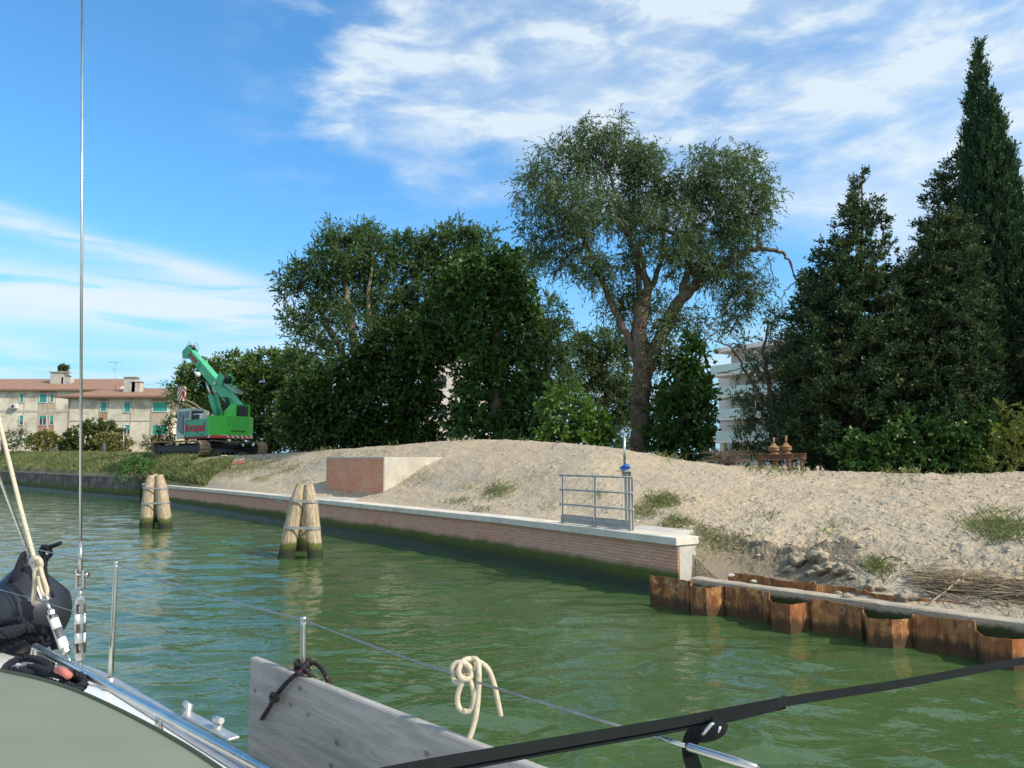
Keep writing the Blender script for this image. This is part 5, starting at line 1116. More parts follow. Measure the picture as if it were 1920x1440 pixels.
blades('weeds', Pw, .15, .011, LM_weed, rng, 1.1, label='thin green weed patches scattered over the dirt mound', cat='weeds')
# crest fringe of thin dry weeds
u = rng.uniform(-.36, .66, 2600); D_, _ = knots(u); Y = D_[:, 4] + rng.normal(.3, 1.2, len(u)); X = u * Y; kp = rng.uniform(0, 1, len(u)) < np.clip(.05 + .7 * (fbm(u * 30, u * 0, 3, 8) > .1), 0, 1); X, Y = X[kp], Y[kp]
blades('dry_weeds', np.stack([X, Y, tz(X, Y) - .02], 1), .30, .02, LM_weed, rng, .8, label='sparse dry weed stalks along the crest of the mound', cat='weeds')
import bmesh
def blob(c, r, seed, sub=2, sq=(1, 1, .7), amp=.35):
    bm = bmesh.new(); bmesh.ops.create_icosphere(bm, subdivisions=sub, radius=1)
    V = np.array([v.co[:] for v in bm.verts]); Fv = [[v.index for v in f.verts] for f in bm.faces]; bm.free()
    d = 1 + amp * 2 * fbm(V[:, 0] * 1.7 + seed, V[:, 1] * 1.7 + V[:, 2] * 1.3 + seed * .7, 3, int(seed * 13) % 997); return V * d[:, None] * np.array(sq) * r + np.array(c), np.array(Fv)
def dirtclod_mat():
    m = mat('dry clay lump', (.50, .415, .295), .95, 0, .2, 4, .8, 30, .02, dark=(.36, .30, .21), dscale=6); return m
M_clod = dirtclod_mat()
VV, FF, off = [], [], 0
base_v, base_f = blob((0, 0, 0), 1, 3.3, 1)
for i in range(1700):
    u = rng.uniform(-.30, .72) if i < 1000 else rng.uniform(.12, .72); D_, _ = knots(np.array([u])); D_ = D_[0]; y = D_[1] + (D_[4] - D_[1]) * rng.uniform(0, 1) ** 1.3; x = u * y
    r = .012 + .035 * rng.uniform() ** 4 + (.03 * rng.uniform() ** 6 if u > .2 else 0); a = rng.uniform(0, 6.3); ca_, sa_ = math.cos(a), math.sin(a)
    V = base_v * np.array([rng.uniform(.7, 1.3), rng.uniform(.7, 1.3), rng.uniform(.5, .9)]); V = np.stack([V[:, 0] * ca_ - V[:, 1] * sa_, V[:, 0] * sa_ + V[:, 1] * ca_, V[:, 2]], 1) * r * (1 + .02 * y)
    VV.append(V + np.array([x, y, float(tz(x, y))])); FF.append(base_f + off); off += len(V)
tag(raw('loose_clods', np.concatenate(VV), np.concatenate(FF), M_clod), 'loose lumps and pebbles of dry clay strewn over the mound', 'clods', None, 'stuff')
M_clodg = mat('grey clay lump', (.36, .305, .22), .95, 0, .2, 5, .9, 26, .03, dark=(.20, .18, .14), dscale=4)
for i, (px, py, r, lab) in enumerate([(1500, 1052, .20, 'grey clay lump on the lip of the hollow above the trench'), (1535, 1050, .16, 'pale clay lump right of the hollow'), (1580, 1075, .15, 'cracked clay lump standing by the green tuft'), (1550, 1072, .17, 'largest pale broken clay lump above the beam'), (1600, 1085, .08, 'small round clay lump at the edge of the trench'), (1520, 1078, .09, 'small dark clay lump under the broken edge'),
                                      (1640, 1105, .14, 'flat dark clay lump left of the dried reeds'), (1700, 1125, .14, 'grey clay slab in the trench before the reeds'), (1480, 1072, .10, 'small clay lump lying in the hollow')]):
    p = hit(px, py) or onz(px, py, .8); V, Fq = blob(p + Vector((0, 0, r * .2)), r, i * 2.7 + 1, 4, (1.3, 1, .7), .75)
    V[:, 2] += fbm(V[:, 0] * 9, V[:, 1] * 9 + V[:, 2] * 7, 3, 9) * .09 * r / .15
    tag(raw('clay_lump', V, Fq, M_clodg, smooth=False), lab, 'clay lump', 'clay lumps along the trench')
for i, (px, py, r, lab) in enumerate([(1572, 1112, .05, 'grey stone sitting on the concrete beam'), (1590, 1118, .075, 'larger crumbled stone on the concrete beam'), (1370, 1079, .05, 'white chalky stone at the left end of the beam'), (1412, 1090, .04, 'small white stone fallen against a rusty pile top')]):
    p = onz(px, py, .54); V, Fq = blob(p, r, i * 3.1 + 5, 3, (1.4, 1, .7), .4); tag(raw('stone', V, Fq, M_clodg if i < 2 else M_conc), lab, 'stone', 'stones on the concrete beam')
# dried reeds
q = []; n = 900; cx = rng.uniform(1690, 1990, n); cyy = 1090 + (cx - 1700) * .10 + rng.normal(0, 14, n); PP = []; AA = []
for a, b in zip(cx, cyy):
    p = hit(a, min(b, 1160)) 
    if p is not None: PP.append(p)
PP = np.array([tuple(p) for p in PP]); n = len(PP); A = unit(np.array([.75, -.62, 0.05]) + rng.normal(0, .35, (n, 3)) * np.array([1, 1, .25])); W = unit(np.cross(A, np.array([0, 0, 1.]))) ; ln = rng.uniform(.15, .8, (n, 1)); ww = .009
PP[:, 2] += rng.uniform(.0, .09, n)
V = np.stack([PP - W * ww, PP + W * ww, PP + A * ln + W * ww, PP + A * ln - W * ww], 1); V2 = V + np.array([0, 0, .008]); 
tag(raw('dried_reeds', np.concatenate([V.reshape(-1, 3)]), np.arange(4 * n).reshape(n, 4), mat('dry reed', (.42, .33, .20), .9, 0, .35, 3)), 'litter of dried reeds and twigs on the mud at the right edge', 'reeds', None, 'stuff')
for i, (a, b, r, lab) in enumerate([((1770, 1112), (1990, 1128), .014, 'long pale driftwood stick lying across the reeds'), ((1745, 1138), (1800, 1098), .012, 'short forked driftwood stick leaning up from the trench'), ((1735, 1100), (1780, 1130), .010, 'thin dark stick crossing the forked one')]):
    pa = hit(*a) or onz(*a, .7); pb = hit(*b) or onz(*b, .7); m1 = pa.lerp(pb, .5) + Vector((0, 0, .06)); tag(MB().tube([pa + Vector((0, 0, .05)), m1, pb + Vector((0, 0, .10))], [r, r, r * .6], 7).build('driftwood_stick', mat('driftwood', (.45, .38, .28), .9, 0, .3, 6)), lab, 'stick', 'driftwood sticks in the reeds')
# brush pile, barrier, stake, lamp, steel stand
P0_ = []; 
for _ in range(260):
    p = at(rng.uniform(1330, 1402), rng.uniform(846, 868), 31 + rng.uniform(-1, 1)); P0_.append(([p, p + Vector(rng.normal(0, .4, 3) * np.array([1, 1, .35]))], [.012, .005]))
tag(tubes(P0_, 3).build('brush_pile', mat('dead brush', (.14, .10, .07), .9), fixn=False), 'brown heap of dead twigs behind the crest below the white balconied building', 'brush pile', None, 'stuff')
p = at(572, 846, 50); q = MB().box((p.x, p.y, p.z - .25), (1.9, .4, .62), bev=.04); root = empty('concrete_barrier', p, 'low grey barrier with a red band at the foot of the dark thicket', 'barrier')
q.build('block', M_conc, root); MB().box((p.x + .35, p.y - .21, p.z - .02), (.5, .012, .12)).build('red_band', mat('faded red', (.35, .05, .05), .7), root)
pa = hit(425, 882) or at(425, 882, 45); pb = at(457, 863, pa.y + 4); tag(MB().tube([pa, pb + Vector((0, 0, .15))], .03, 8).build('white_pole', M_white), 'thin white pole lying on the bank below the crane', 'pole')
pc = hit(437, 872) or at(437, 872, 46); q = MB(); g_ = [(pc + Vector((i * .25 - .5, j * .35, float(tz(pc.x + i * .25 - .5, pc.y + j * .35)) - pc.z + .05 + .03 * math.sin(i * 2 + j)))) for j in range(4) for i in range(5)]
q.add(g_, [(j * 5 + i, j * 5 + i + 1, (j + 1) * 5 + i + 1, (j + 1) * 5 + i) for j in range(3) for i in range(4)]); tag(q.build('red_netting', mat('red netting', (.42, .10, .07), .8, 0, .3, 10)), 'crumpled red plastic netting on the bank beside the white pole', 'netting')
lp = at(232, 852, 80); lt = at(232, 806, 80); root = empty('street_lamp', lp, 'thin grey street lamp standing before the bushes by the houses', 'street lamp'); MB().tube([lp - Vector((0, 0, .5)), lt], [.07, .045], 8).build('pole', M_galv, root); MB().lathe(lt, [(.06, -.05), (.30, .12), (.34, .2), (.1, .42), (.02, .5)], 10).build('lantern', M_galv, root)
lp = at(195, 852, 82); lt = at(195, 832, 82); tag(MB().tube([lp - Vector((0, 0, .3)), lt], .22, 10).lathe(lt, [(.22, 0), (.20, .08), (.05, .12)], 10).build('bollard_post', mat('dark post', (.06, .06, .07), .7)), 'short dark post between the bushes by the houses', 'post')
rust2 = mat('stand rust', (.16, .085, .05), .85, .1, .3, 5, dark=(.10, .07, .05), dscale=3)
st = at(1465, 880, 29); st.z = float(tz(st.x, st.y)); root = empty('steel_stand', st, 'rusty steel beam stand with short legs behind the crest at the conifers', 'steel stand'); kk = 29 / F
def ibeam(a, b, h, name):
    q = MB(); q.bar(a, b, .02, h); q.bar(a + Vector((0, 0, h / 2)), b + Vector((0, 0, h / 2)), .2, .02); q.bar(a - Vector((0, 0, h / 2)), b - Vector((0, 0, h / 2)), .2, .02); return q.build(name, rust2, root)
ibeam(at(1416, 857, 28.6), at(1488, 857, 28.3), .19, 'front_beam'); ibeam(at(1462, 855, 29.6), at(1512, 855, 29.5), .19, 'rear_beam')
for px, yy in ((1425, 28.6), (1451, 29.2), (1480, 28.3), (1504, 29.5), (1455, 29.6)):
    t = at(px, 862, yy); b_ = Vector((t.x, t.y, float(tz(t.x, t.y)) - .1)); MB().bar(b_, t, .11, .11, up=(0, 1, 0)).box((t.x, t.y, t.z - .02), (.2, .16, .03)).build('leg', rust2, root)
for px, yb, yt, rr, lab in ((1451, 852, 820, .225, 'rusty bulb shaped fitting with stem, left one on the steel stand'), (1474, 851, 817, .225, 'rusty bulb shaped fitting with taller stem, right one on the steel stand')):
    b_ = at(px, yb, 29); t = at(px, yt, 29); root = empty('rusty_fitting', b_, lab, 'metal fitting', 'rusty fittings on the steel stand'); rm = mat('ochre rust', (.26, .15, .075), .9, 0, .3, 6)
    MB().lathe(b_, [(.18, .0), (.19, .04), (.10, .06), (.15, .10), (rr * .9, .15), (rr * 1.02, .19), (rr * .88, .205), (rr * .90, .225), (rr * 1.03, .24), (rr * .86, .29), (rr * .5, .34), (.10, .36), (.07, .41)], 18).build('bulb', rm, root)
    MB().tube([b_ + Vector((0, 0, .38)), t], [.045, .04], 10).build('stem', rm, root)
# ================================================================== the sailing boat we stand on
r2_ = 1 / math.sqrt(2)
def B(a, b, z): return Vector(((b - a) * r2_, (a + b) * r2_, z))
def onb(px, b, py=None, z=None):
    """point on the fore and aft plane b at a picture column; height from a picture row"""
    r = 0; 
    for _ in range(3): r = ray(px, py if py else 1200)[0]
    a = b * (1 - r) / (1 + r); Y = (a + b) * r2_; zz = CH + ray(px, py)[1] * Y if z is None else z
    return B(a, b, zz)
boat = empty('sailboat', B(2.5, .8, 1.5), 'white sailing yacht side deck with steel rails, rigging and grey green sprayhood in the foreground', 'sailboat')
M_black = mat('black rope', (.018, .020, .028), .9, 0, .5, 90, .8, 220, .003, spec=.25); M_cream = mat('cream rope', (.56, .49, .36), .85, 0, .10, 60, .5, 220, .002, dark=(.30, .26, .19), dscale=70, dth=(.60, .68))
def bE(a): return 1.40 if a < 4.3 else 1.40 - .16 * (a - 4.3) ** 1.55
def bI(a): return min(1.17, bE(a) - .22)
AS = list(np.linspace(-2.0, 4.2, 14)) + list(np.linspace(4.4, 7.4, 20))
def loft(fn, name, m, parent=boat, sm=False):
    rows = [[B(*p) for p in fn(a)] for a in AS]; k = len(rows[0]); vs = [p for r in rows for p in r]
    return MB().add(vs, [(i * k + j, i * k + j + 1, (i + 1) * k + j + 1, (i + 1) * k + j) for i in range(len(rows) - 1) for j in range(k - 1)], sm=sm).build(name, m, parent)
loft(lambda a: [(a, bE(a) - .9 * max(0, .25) - .35, -.3), (a, bE(a) - .22, .1), (a, bE(a) - .04, .6), (a, bE(a) + .01, 1.2), (a, bE(a), 1.545)], 'hull', M_gel, sm=True)
loft(lambda a: [(a, -2.2, 1.50), (a, bI(a) - .02, 1.545), (a, bE(a), 1.548)], 'deck', M_gel)
loft(lambda a: [(a, bI(a), 1.55), (a, bI(a) - .01, 1.62), (a, bI(a) - .03, 1.655), (a, bI(a) - .07, 1.672), (a, bI(a) - .25, 1.680), (a, -.9, 1.72)], 'cabin_side', M_gel, sm=True)
M_alu = mat('anodised aluminium', (.56, .57, .57), .5, .8, .08, 10)
loft(lambda a: [(a, bE(a) - .035, 1.550), (a, bE(a) - .035, 1.560), (a, bE(a) - .012, 1.562), (a, bE(a) - .010, 1.592), (a, bE(a) + .012, 1.594), (a, bE(a) + .012, 1.54)], 'toe_rail', M_alu)
# fairlead and its horns
q = MB(); f0 = onz(352, 1340, 1.60); f1 = onz(408, 1368, 1.60); dB = (B(0, 0, 0) - B(1, 0, 0))
q.bar(f0 - dB * .01, f1 + dB * .15, .05, .012, bev=.004)
for c, s_ in ((f0, 1), (f1, -1)):
    q.tube([c + Vector((0, 0, .0)), c + Vector((0, 0, .02)), c + dB * .02 * s_ + Vector((0, 0, .035)), c - dB * .035 * s_ + Vector((0, 0, .042))], [.022, .016, .017, .012], 10)
q.build('fairlead', M_alu, boat)
# stainless hand rail
h0 = onz(66, 1212, 1.76); h1 = onz(505, 1447, 1.755); h2 = h1 + (h1 - h0).normalized() * .7
hr = MB().tube([h0 + Vector((-.03, .035, -.10)), h0 + Vector((-.012, .014, -.03)), h0, h0.lerp(h1, .33), h0.lerp(h1, .66), h1, h2], .0165, 14).build('hand_rail', M_steel, boat)
for px, py in ((104, 1233), (298, 1340)):
    c = onz(px, py, 1.752); MB().tube([c, c - Vector((0, 0, .03)), c - Vector((0, 0, .072))], [.012, .013, .020], 12).lathe(c - Vector((0, 0, .078)), [(.032, 0), (.030, .008), (.01, .010)], 14).build('rail_foot', M_steel, hr)
# stanchions
s1b = onz(207, 1272, 1.60); s1t = at(217.5, 1057, s1b.y + .02)
s2t = onb(569, 1.352, 1162); s2b = onb(573, 1.352, z=1.60)
def stanch(b_, t):
    o = MB().tube([b_, b_.lerp(t, .3), b_.lerp(t, .97), t], [.0135, .013, .0095, .0095], 14).lathe(t, [(.0095, -.004), (.0125, .004), (.0095, .012)], 12).build('stanchion', M_steel, boat)
    MB().lathe(b_ - Vector((0, 0, .045)), [(.034, 0), (.032, .012), (.020, .022), (.017, .05)], 14).build('socket', M_alu, o)
    return o
stanch(s1b, s1t); stanch(s2b, s2t)
s3 = onb(1500, 1.352, 1465); s0 = onb(-260, 1.30, z=2.2)
M_wire = mat('wire', (.30, .31, .31), .4, .8, .15, 40)
up = [at(-260, 960, 4.8), at(0, 1012, 4.45), s1t, s2t, onb(1235, 1.352, 1383)]
P_ = []
for a, b_ in zip(up, up[1:]):
    for i in range(8): t = i / 8; P_.append(a.lerp(b_, t) - Vector((0, 0, .012 * 4 * t * (1 - t))))
MB().tube(P_ + [up[-1]], .0030, 6).build('lifeline', M_wire, boat)
l1 = s1b.lerp(s1t, .47); MB().tube([at(-200, 1050, 4.6), at(60, 1122, 4.2), l1, l1.lerp(Vector((s2b.x, s2b.y, 1.86)), .5) - Vector((0, 0, .01)), Vector((s2b.x, s2b.y, 1.86)), onb(1300, 1.352, z=1.84)], .0021, 6).build('lifeline', M_wire, boat)
a, b_ = onb(1235, 1.352, 1383), onb(1420, 1.352, 1440); tb = MB().tube([a, a.lerp(b_, .32)], .0045, 10).tube([a.lerp(b_, .30), a.lerp(b_, .34), a.lerp(b_, .8), a.lerp(b_, 1.0)], [.006, .0085, .0085, .006], 12).tube([a.lerp(b_, 1.0), a.lerp(b_, 1.8)], .0045, 10); tb.build('lifeline_tensioner', M_steel, boat)
# shrouds with turnbuckles
M_tape = mat('white tape', (.80, .80, .78), .5)
def shroud(path, Y0, Y1, fork, body, tapes, wt, wb, nm='shroud'):
    """path: top px, bottom px; rows given as fractions in pixels"""
    (xt, yt), (xb, yb) = path; T = at(xt, yt, Y1); Bt = at(xb, yb, Y0)
    def pt(y): 
        lo, hi = 0., 1.
        for _ in range(40):
            m_ = (lo + hi) / 2; p = T.lerp(Bt, m_); q_ = (p.z - CH) / p.y; v = q_; 
            lo, hi = (m_, hi) if v > ray(xb, y)[1] else (lo, m_)
        return T.lerp(Bt, lo)
    k = Y0 / F; o = MB().tube([T, pt(fork[0] - 55)], wt * k / 2, 8).tube([pt(fork[0] - 57), pt(fork[0])], wt * 1.45 * k / 2, 12).build(nm, M_steel, boat)
    d = (Bt - T).normalized(); sd_ = Vector((1, 0, 0)); c0, c1_ = pt(fork[0] - 4), pt(fork[1])
    q = MB()
    for s_ in (-1, 1): q.bar(c0 + sd_ * s_ * .018, c1_ + sd_ * s_ * .018, .012, .030, up=(0, 1, 0), bev=.004)
    q.bar(c1_ - sd_ * .024, c1_ + sd_ * .024, .03, .014, bev=.004); pm = c0.lerp(c1_, .3); q.tube([pm - sd_ * .034, pm + sd_ * .034], .0095, 10); q.tube([pm + sd_ * .030, pm + sd_ * .044], .015, 10)
    q.build('fork', M_steel, o)
    b0, b1 = pt(body[0]), pt(body[1]); r = wb * k / 2
    q = MB().tube([c1_, b0.lerp(b1, .08)], .0095, 10).tube([b0, b0.lerp(b1, .05), b0.lerp(b1, .12)], [r * .75, r, r], 8, sm=False).tube([b0.lerp(b1, .88), b0.lerp(b1, .96), b1], [r, r, r * .7], 8, sm=False).tube([b1, Bt - (T - Bt).normalized() * .05], .0095, 10)
    for s_ in (-1, 1): q.bar(b0.lerp(b1, .12) + sd_ * s_ * r * .72, b0.lerp(b1, .88) + sd_ * s_ * r * .72, r * .5, r * 1.3, up=(0, 1, 0))
    q.tube([b0.lerp(b1, .1), b0.lerp(b1, .32)], .0085, 8).tube([b0.lerp(b1, .68), b0.lerp(b1, .9)], .0085, 8)
    tb_ = q.build('turnbuckle', M_steel, o)
    for y in tapes: MB().tube([pt(y - 9), pt(y + 9)], r * 1.10, 12).build('tape', M_tape, tb_)
    return o
shroud(((155.5, -160), (150, 1250)), 4.12, 4.35, (1072, 1102), (1118, 1238), (1160, 1196), 5.5, 17)
shroud(((-405, -160), (128, 1233)), 4.30, 5.2, (1100, 1124), (1143, 1226), (1170, 1206), 5.5, 15)
cr = empty('cream_halyard', at(66, 1050, 4.2), 'cream rope tied to the leaning shroud at the left edge', 'rope')
MB().tube([at(-150, 150, 4.9), at(-40, 620, 4.6), at(0, 795, 4.45), at(38, 950, 4.28), at(64, 1046, 4.2), at(74, 1078, 4.17), at(86, 1108, 4.16)], .0115, 8).build('standing_line', M_cream, cr)
K = lambda pts, Y: [at(x, y, Y + (z if z else 0)) for x, y, z in pts]
def smooth(P, n=5):
    out = []; P = [P[0]] + list(P) + [P[-1]]
    for i in range(1, len(P) - 2):
        for j in range(n):
            t = j / n; a, b_, c, d = P[i - 1], P[i], P[i + 1], P[i + 2]
            out.append(.5 * ((2 * b_) + (c - a) * t + (2 * a - 5 * b_ + 4 * c - d) * t * t + (-a + 3 * b_ - 3 * c + d) * t ** 3))
    return out + [P[-2]]
MB().tube(smooth(K([(60, 1050, -.03), (68, 1047, -.05), (76, 1055, -.03), (70, 1062, 0), (60, 1056, .02), (63, 1046, 0), (74, 1049, -.05), (77, 1062, -.04), (66, 1070, -.04), (66, 1090, -.03), (64, 1110, -.03), (62, 1127, -.02)], 4.2)), .0125, 8).build('knot', M_cream, cr)
MB().tube(smooth(K([(74, 1055, -.04), (80, 1080, -.05), (88, 1105, -.05), (86, 1116, -.05), (78, 1108, -.05), (72, 1080, -.05)], 4.2)), .011, 8).build('loop', M_cream, cr)
# sprayhood
E = [onz(px, py, 2.0) for px, py in [(-330, 1195), (-160, 1220), (0, 1253), (75, 1269), (147, 1292), (233, 1331), (333, 1384), (417, 1438), (520, 1515)]]
E = smooth(E, 4); ins = (B(-.25, -1.0, 0)); q = MB(); n2_ = 12
vs = [e + ins * (j / n2_) * 1.25 + Vector((0, 0, .10 * math.sin(j / n2_ * PI * .6) - (.012 if j == 0 else 0))) for e in E for j in range(n2_ + 1)]
q.add(vs, [(i * (n2_ + 1) + j, i * (n2_ + 1) + j + 1, (i + 1) * (n2_ + 1) + j + 1, (i + 1) * (n2_ + 1) + j) for i in range(len(E) - 1) for j in range(n2_)], sm=True)
q.add(E + [e - ins * .04 + Vector((0, 0, -.28)) for e in E], [(i, i + 1, len(E) + i + 1, len(E) + i) for i in range(len(E) - 1)], sm=True)
q.build('sprayhood', mat('grey green canvas', (.19, .215, .155), .8, 0, .04, 4, .25, 500, .001), boat, fixn=False)
# wooden plank hung along the rail
def plank_mat():
    m = bpy.data.materials.new('weathered grey plank'); m.use_nodes = True; T = NT(m.node_tree); b = T.n['Principled BSDF']
    P = T.new('ShaderNodeTexCoord').outputs['Object']; v = T.mapping(P, scale=(1, 1, 1), rot=(0, 0, R(-135)))
    w = T.noise(T.mapping(v, scale=(1.0, 1, 9)), 2.6, 8, .72, .9); n = T.noise(P, 4, 4); f = T.noise(T.mapping(v, scale=(3, 1, 70)), 3, 4, .6)
    c = T.mix(T.ramp(w, .3, .7), (.27, .262, .245, 1), (.43, .415, .39, 1)); c = T.mix(T.m('MULTIPLY', T.ramp(f, .55, .68), .4), c, (.22, .21, .20, 1))
    kn = T.new('ShaderNodeTexVoronoi'); T.put(kn.inputs['Vector'], T.mapping(v, scale=(6, 2, 10))); kn.inputs['Scale'].default_value = 1.5
    c = T.mix(T.m('MULTIPLY', T.ramp(T.m('ADD', kn.outputs['Distance'], T.m('MULTIPLY', T.m('SUBTRACT', n, .5), .16)), .17, .06), .8), c, (.12, .105, .09, 1))
    sc = T.noise(T.mapping(v, scale=(2, 1, 5)), 9, 3); c = T.mix(T.m('MULTIPLY', T.ramp(sc, .62, .72), .35), c, (.45, .43, .40, 1))
    T.l.new(c, b.inputs['Base Color']); b.inputs['Roughness'].default_value = .85; T.l.new(T.bump(T.m('ADD', w, f), .5, .003), b.inputs['Normal']); return m
pz1 = onb(468, 1.30, 1233).z; pa_ = onb(467, 1.30, 1233); aL = (pa_.y - pa_.x) * r2_
pl_ = empty('wooden_plank', B(1.8, 1.315, 1.6), 'long weathered grey plank standing on edge along the yacht rail, tied to the stanchion', 'plank')
Mb = Matrix(((-r2_, r2_, 0), (r2_, r2_, 0), (0, 0, 1)))
c = B((aL + .55) / 2, 1.318, (pz1 + 1.60) / 2); MB().box(c, (aL - .55, .030, pz1 - 1.60), M=Mb, bev=.005).build('board', plank_mat(), pl_)
def rope_mat2():
    m = bpy.data.materials.new('black rope with red flecks'); m.use_nodes = True; T = NT(m.node_tree); b = T.n['Principled BSDF']; P = T.new('ShaderNodeTexCoord').outputs['Object']
    T.l.new(T.mix(T.ramp(T.noise(P, 95, 2), .62, .66), (.012, .012, .014, 1), (.42, .05, .05, 1)), b.inputs['Base Color']); b.inputs['Roughness'].default_value = .85; T.l.new(T.bump(T.noise(P, 300, 2), .6, .002), b.inputs['Normal']); return m
M_brr = rope_mat2()
lr = empty('lashing_rope', s2t - Vector((0, 0, .2)), 'black rope with red flecks lashing the plank to the stanchion', 'rope')
hp = []
zt_ = CH + ray(573, 1238)[1] * s2t.y
for i in range(60):
    a = i / 60 * 2 * PI * 4.5; hp.append(Vector((s2t.x + .0215 * math.cos(a), s2t.y + .0215 * math.sin(a), zt_ - .075 * i / 60)))
MB().tube(hp, .0078, 8).build('wraps', M_brr, lr)
MB().tube(smooth([onb(576, 1.345, 1240), onb(566, 1.32, 1258), onb(560, 1.29, 1262), onb(548, 1.288, 1270), onb(532, 1.287, 1286), onb(517, 1.287, 1306), onb(505, 1.287, 1326), onb(495, 1.289, 1342), onb(491, 1.305, 1347)]), .0075, 8).build('inboard_leg', M_brr, lr)
MB().tube(smooth([onb(510, 1.285, 1302), onb(519, 1.272, 1304), onb(520, 1.27, 1312), onb(511, 1.272, 1313), onb(509, 1.285, 1305)]), .0085, 8).build('stopper_knot', M_brr, lr)
MB().tube(smooth([onb(566, 1.335, 1250), onb(578, 1.32, 1262), onb(588, 1.345, 1272), onb(575, 1.38, 1268), onb(563, 1.35, 1256)]), .008, 8).build('cross_turn', M_brr, lr)
MB().tube(smooth([onb(580, 1.37, 1244), onb(592, 1.38, 1244), onb(605, 1.38, 1256), onb(614, 1.37, 1274), onb(619, 1.36, 1292), onb(622, 1.36, 1320)]), .0075, 8).build('outboard_leg', M_brr, lr)
# cream rope knotted on the lifeline
kr = empty('cream_rope', onb(872, 1.35, 1256), 'short cream rope knotted over the upper lifeline with a hanging loop and two tails', 'rope'); Yk = onb(872, 1.352, 1256).y; rk = .0070
MB().tube(smooth(K([(852, 1262, -.02), (848, 1252, -.02), (856, 1243, -.02), (872, 1244, -.025), (882, 1254, -.02), (878, 1268, -.01), (866, 1273, 0), (857, 1268, .01), (860, 1256, .012), (872, 1250, 0), (884, 1260, -.02), (880, 1272, -.03), (866, 1272, -.035), (860, 1258, -.035), (868, 1240, -.02), (882, 1236, -.01), (888, 1246, .01), (880, 1262, .02), (864, 1262, .02), (852, 1264, .0), (852, 1276, -.01), (862, 1280, -.02), (866, 1268, -.03)], Yk), 5), rk, 10).build('knot', M_cream, kr)
MB().tube(smooth(K([(872, 1268, -.03), (864, 1285, -.03), (858, 1305, -.03), (860, 1325, -.03), (872, 1334, -.03), (884, 1330, -.03), (889, 1312, -.03), (887, 1292, -.03), (882, 1275, -.025), (880, 1262, -.02)], Yk), 5), rk, 10).build('loop', M_cream, kr)
MB().tube(smooth(K([(876, 1240, 0), (886, 1235, -.01), (896, 1240, -.02), (898, 1262, -.03), (897, 1300, -.03), (892, 1345, -.04), (880, 1385, -.05), (862, 1423, -.06), (850, 1440, -.06)], Yk), 5), rk, 10).build('long_tail', M_cream, kr)
MB().tube(smooth(K([(886, 1240, .012), (900, 1242, .012), (916, 1256, .012), (927, 1285, .012), (934, 1318, .01), (939, 1343, .01)], Yk), 5), rk, 10).build('short_tail', M_cream, kr)
# laid rope with three visible strands
def laid(pts, r, m, name, parent, turns=28):
    P = smooth(pts, 8); L = [0]
    for a, b_ in zip(P, P[1:]): L.append(L[-1] + (b_ - a).length)
    q = MB()
    n = max(20, int(L[-1] / (r * .7))); PP = []
    for i in range(n):
        s_ = L[-1] * i / (n - 1); j = max(0, min(len(P) - 2, int(np.searchsorted(L, s_)) - 1)); t = (s_ - L[j]) / max(L[j + 1] - L[j], 1e-6); PP.append((P[j].lerp(P[j + 1], t), s_))
    for k in range(3):
        Q = []
        for i, (p, s_) in enumerate(PP):
            t = (PP[min(i + 1, n - 1)][0] - PP[max(i - 1, 0)][0]).normalized(); x = t.cross(Vector((.1, .2, 1))).normalized(); y = t.cross(x); a = s_ / (r * 5.0) * 2 * PI + k * 2 * PI / 3
            Q.append(p + (x * math.cos(a) + y * math.sin(a)) * r * .58)
        q.tube(Q, r * .50, 7)
    return q.build(name, m, parent)
Z = lambda pts: [onz(x, y, z) for x, y, z in pts]
c1r = empty('black_mooring_rope', onz(100, 1260, 1.7), 'black laid rope looped on the white cabin side with a red whipped end', 'rope')
laid(Z([(12, 1290, 1.70), (6, 1262, 1.70), (22, 1242, 1.71), (52, 1234, 1.72), (82, 1242, 1.73), (95, 1256, 1.73), (88, 1266, 1.72), (62, 1264, 1.71), (38, 1258, 1.70), (18, 1256, 1.70)]), .018, M_black, 'loop', c1r)
laid(Z([(30, 1262, 1.70), (60, 1251, 1.715), (90, 1260, 1.75), (110, 1265, 1.75), (135, 1272, 1.74), (156, 1280, 1.72), (150, 1292, 1.71), (125, 1288, 1.70), (95, 1280, 1.70), (70, 1272, 1.70)]), .018, M_black, 'loop', c1r)
laid(Z([(105, 1262, 1.75), (128, 1262, 1.77), (152, 1268, 1.76), (158, 1282, 1.74), (138, 1290, 1.73), (112, 1280, 1.73)]), .018, M_black, 'bight', c1r)
MB().tube(smooth(Z([(108, 1256, 1.775), (116, 1258, 1.79), (124, 1263, 1.785), (130, 1268, 1.77)])), [.016] * 16, 8).build('red_whipping', mat('faded red twine', (.50, .16, .13), .8), c1r)
c2r = empty('black_rope_heap', onz(40, 1195, 1.7), 'heap of thick black laid rope lying at the foot of the round fender', 'rope')
laid(Z([(-60, 1235, 1.70), (-20, 1222, 1.70), (20, 1205, 1.71), (50, 1196, 1.72), (70, 1184, 1.74), (60, 1172, 1.76), (30, 1168, 1.78), (-20, 1176, 1.78), (-60, 1186, 1.76)]), .026, M_black, 'coil', c2r)
laid(Z([(-50, 1200, 1.74), (-10, 1192, 1.74), (30, 1192, 1.74), (60, 1200, 1.70), (85, 1206, 1.69), (98, 1196, 1.72), (90, 1184, 1.75), (60, 1178, 1.78), (20, 1182, 1.80), (-20, 1192, 1.80)]), .026, M_black, 'coil', c2r)
laid(Z([(10, 1166, 1.80), (38, 1164, 1.82), (48, 1172, 1.80), (40, 1182, 1.78), (5, 1190, 1.80), (-30, 1178, 1.80)]), .022, M_black, 'coil', c2r)
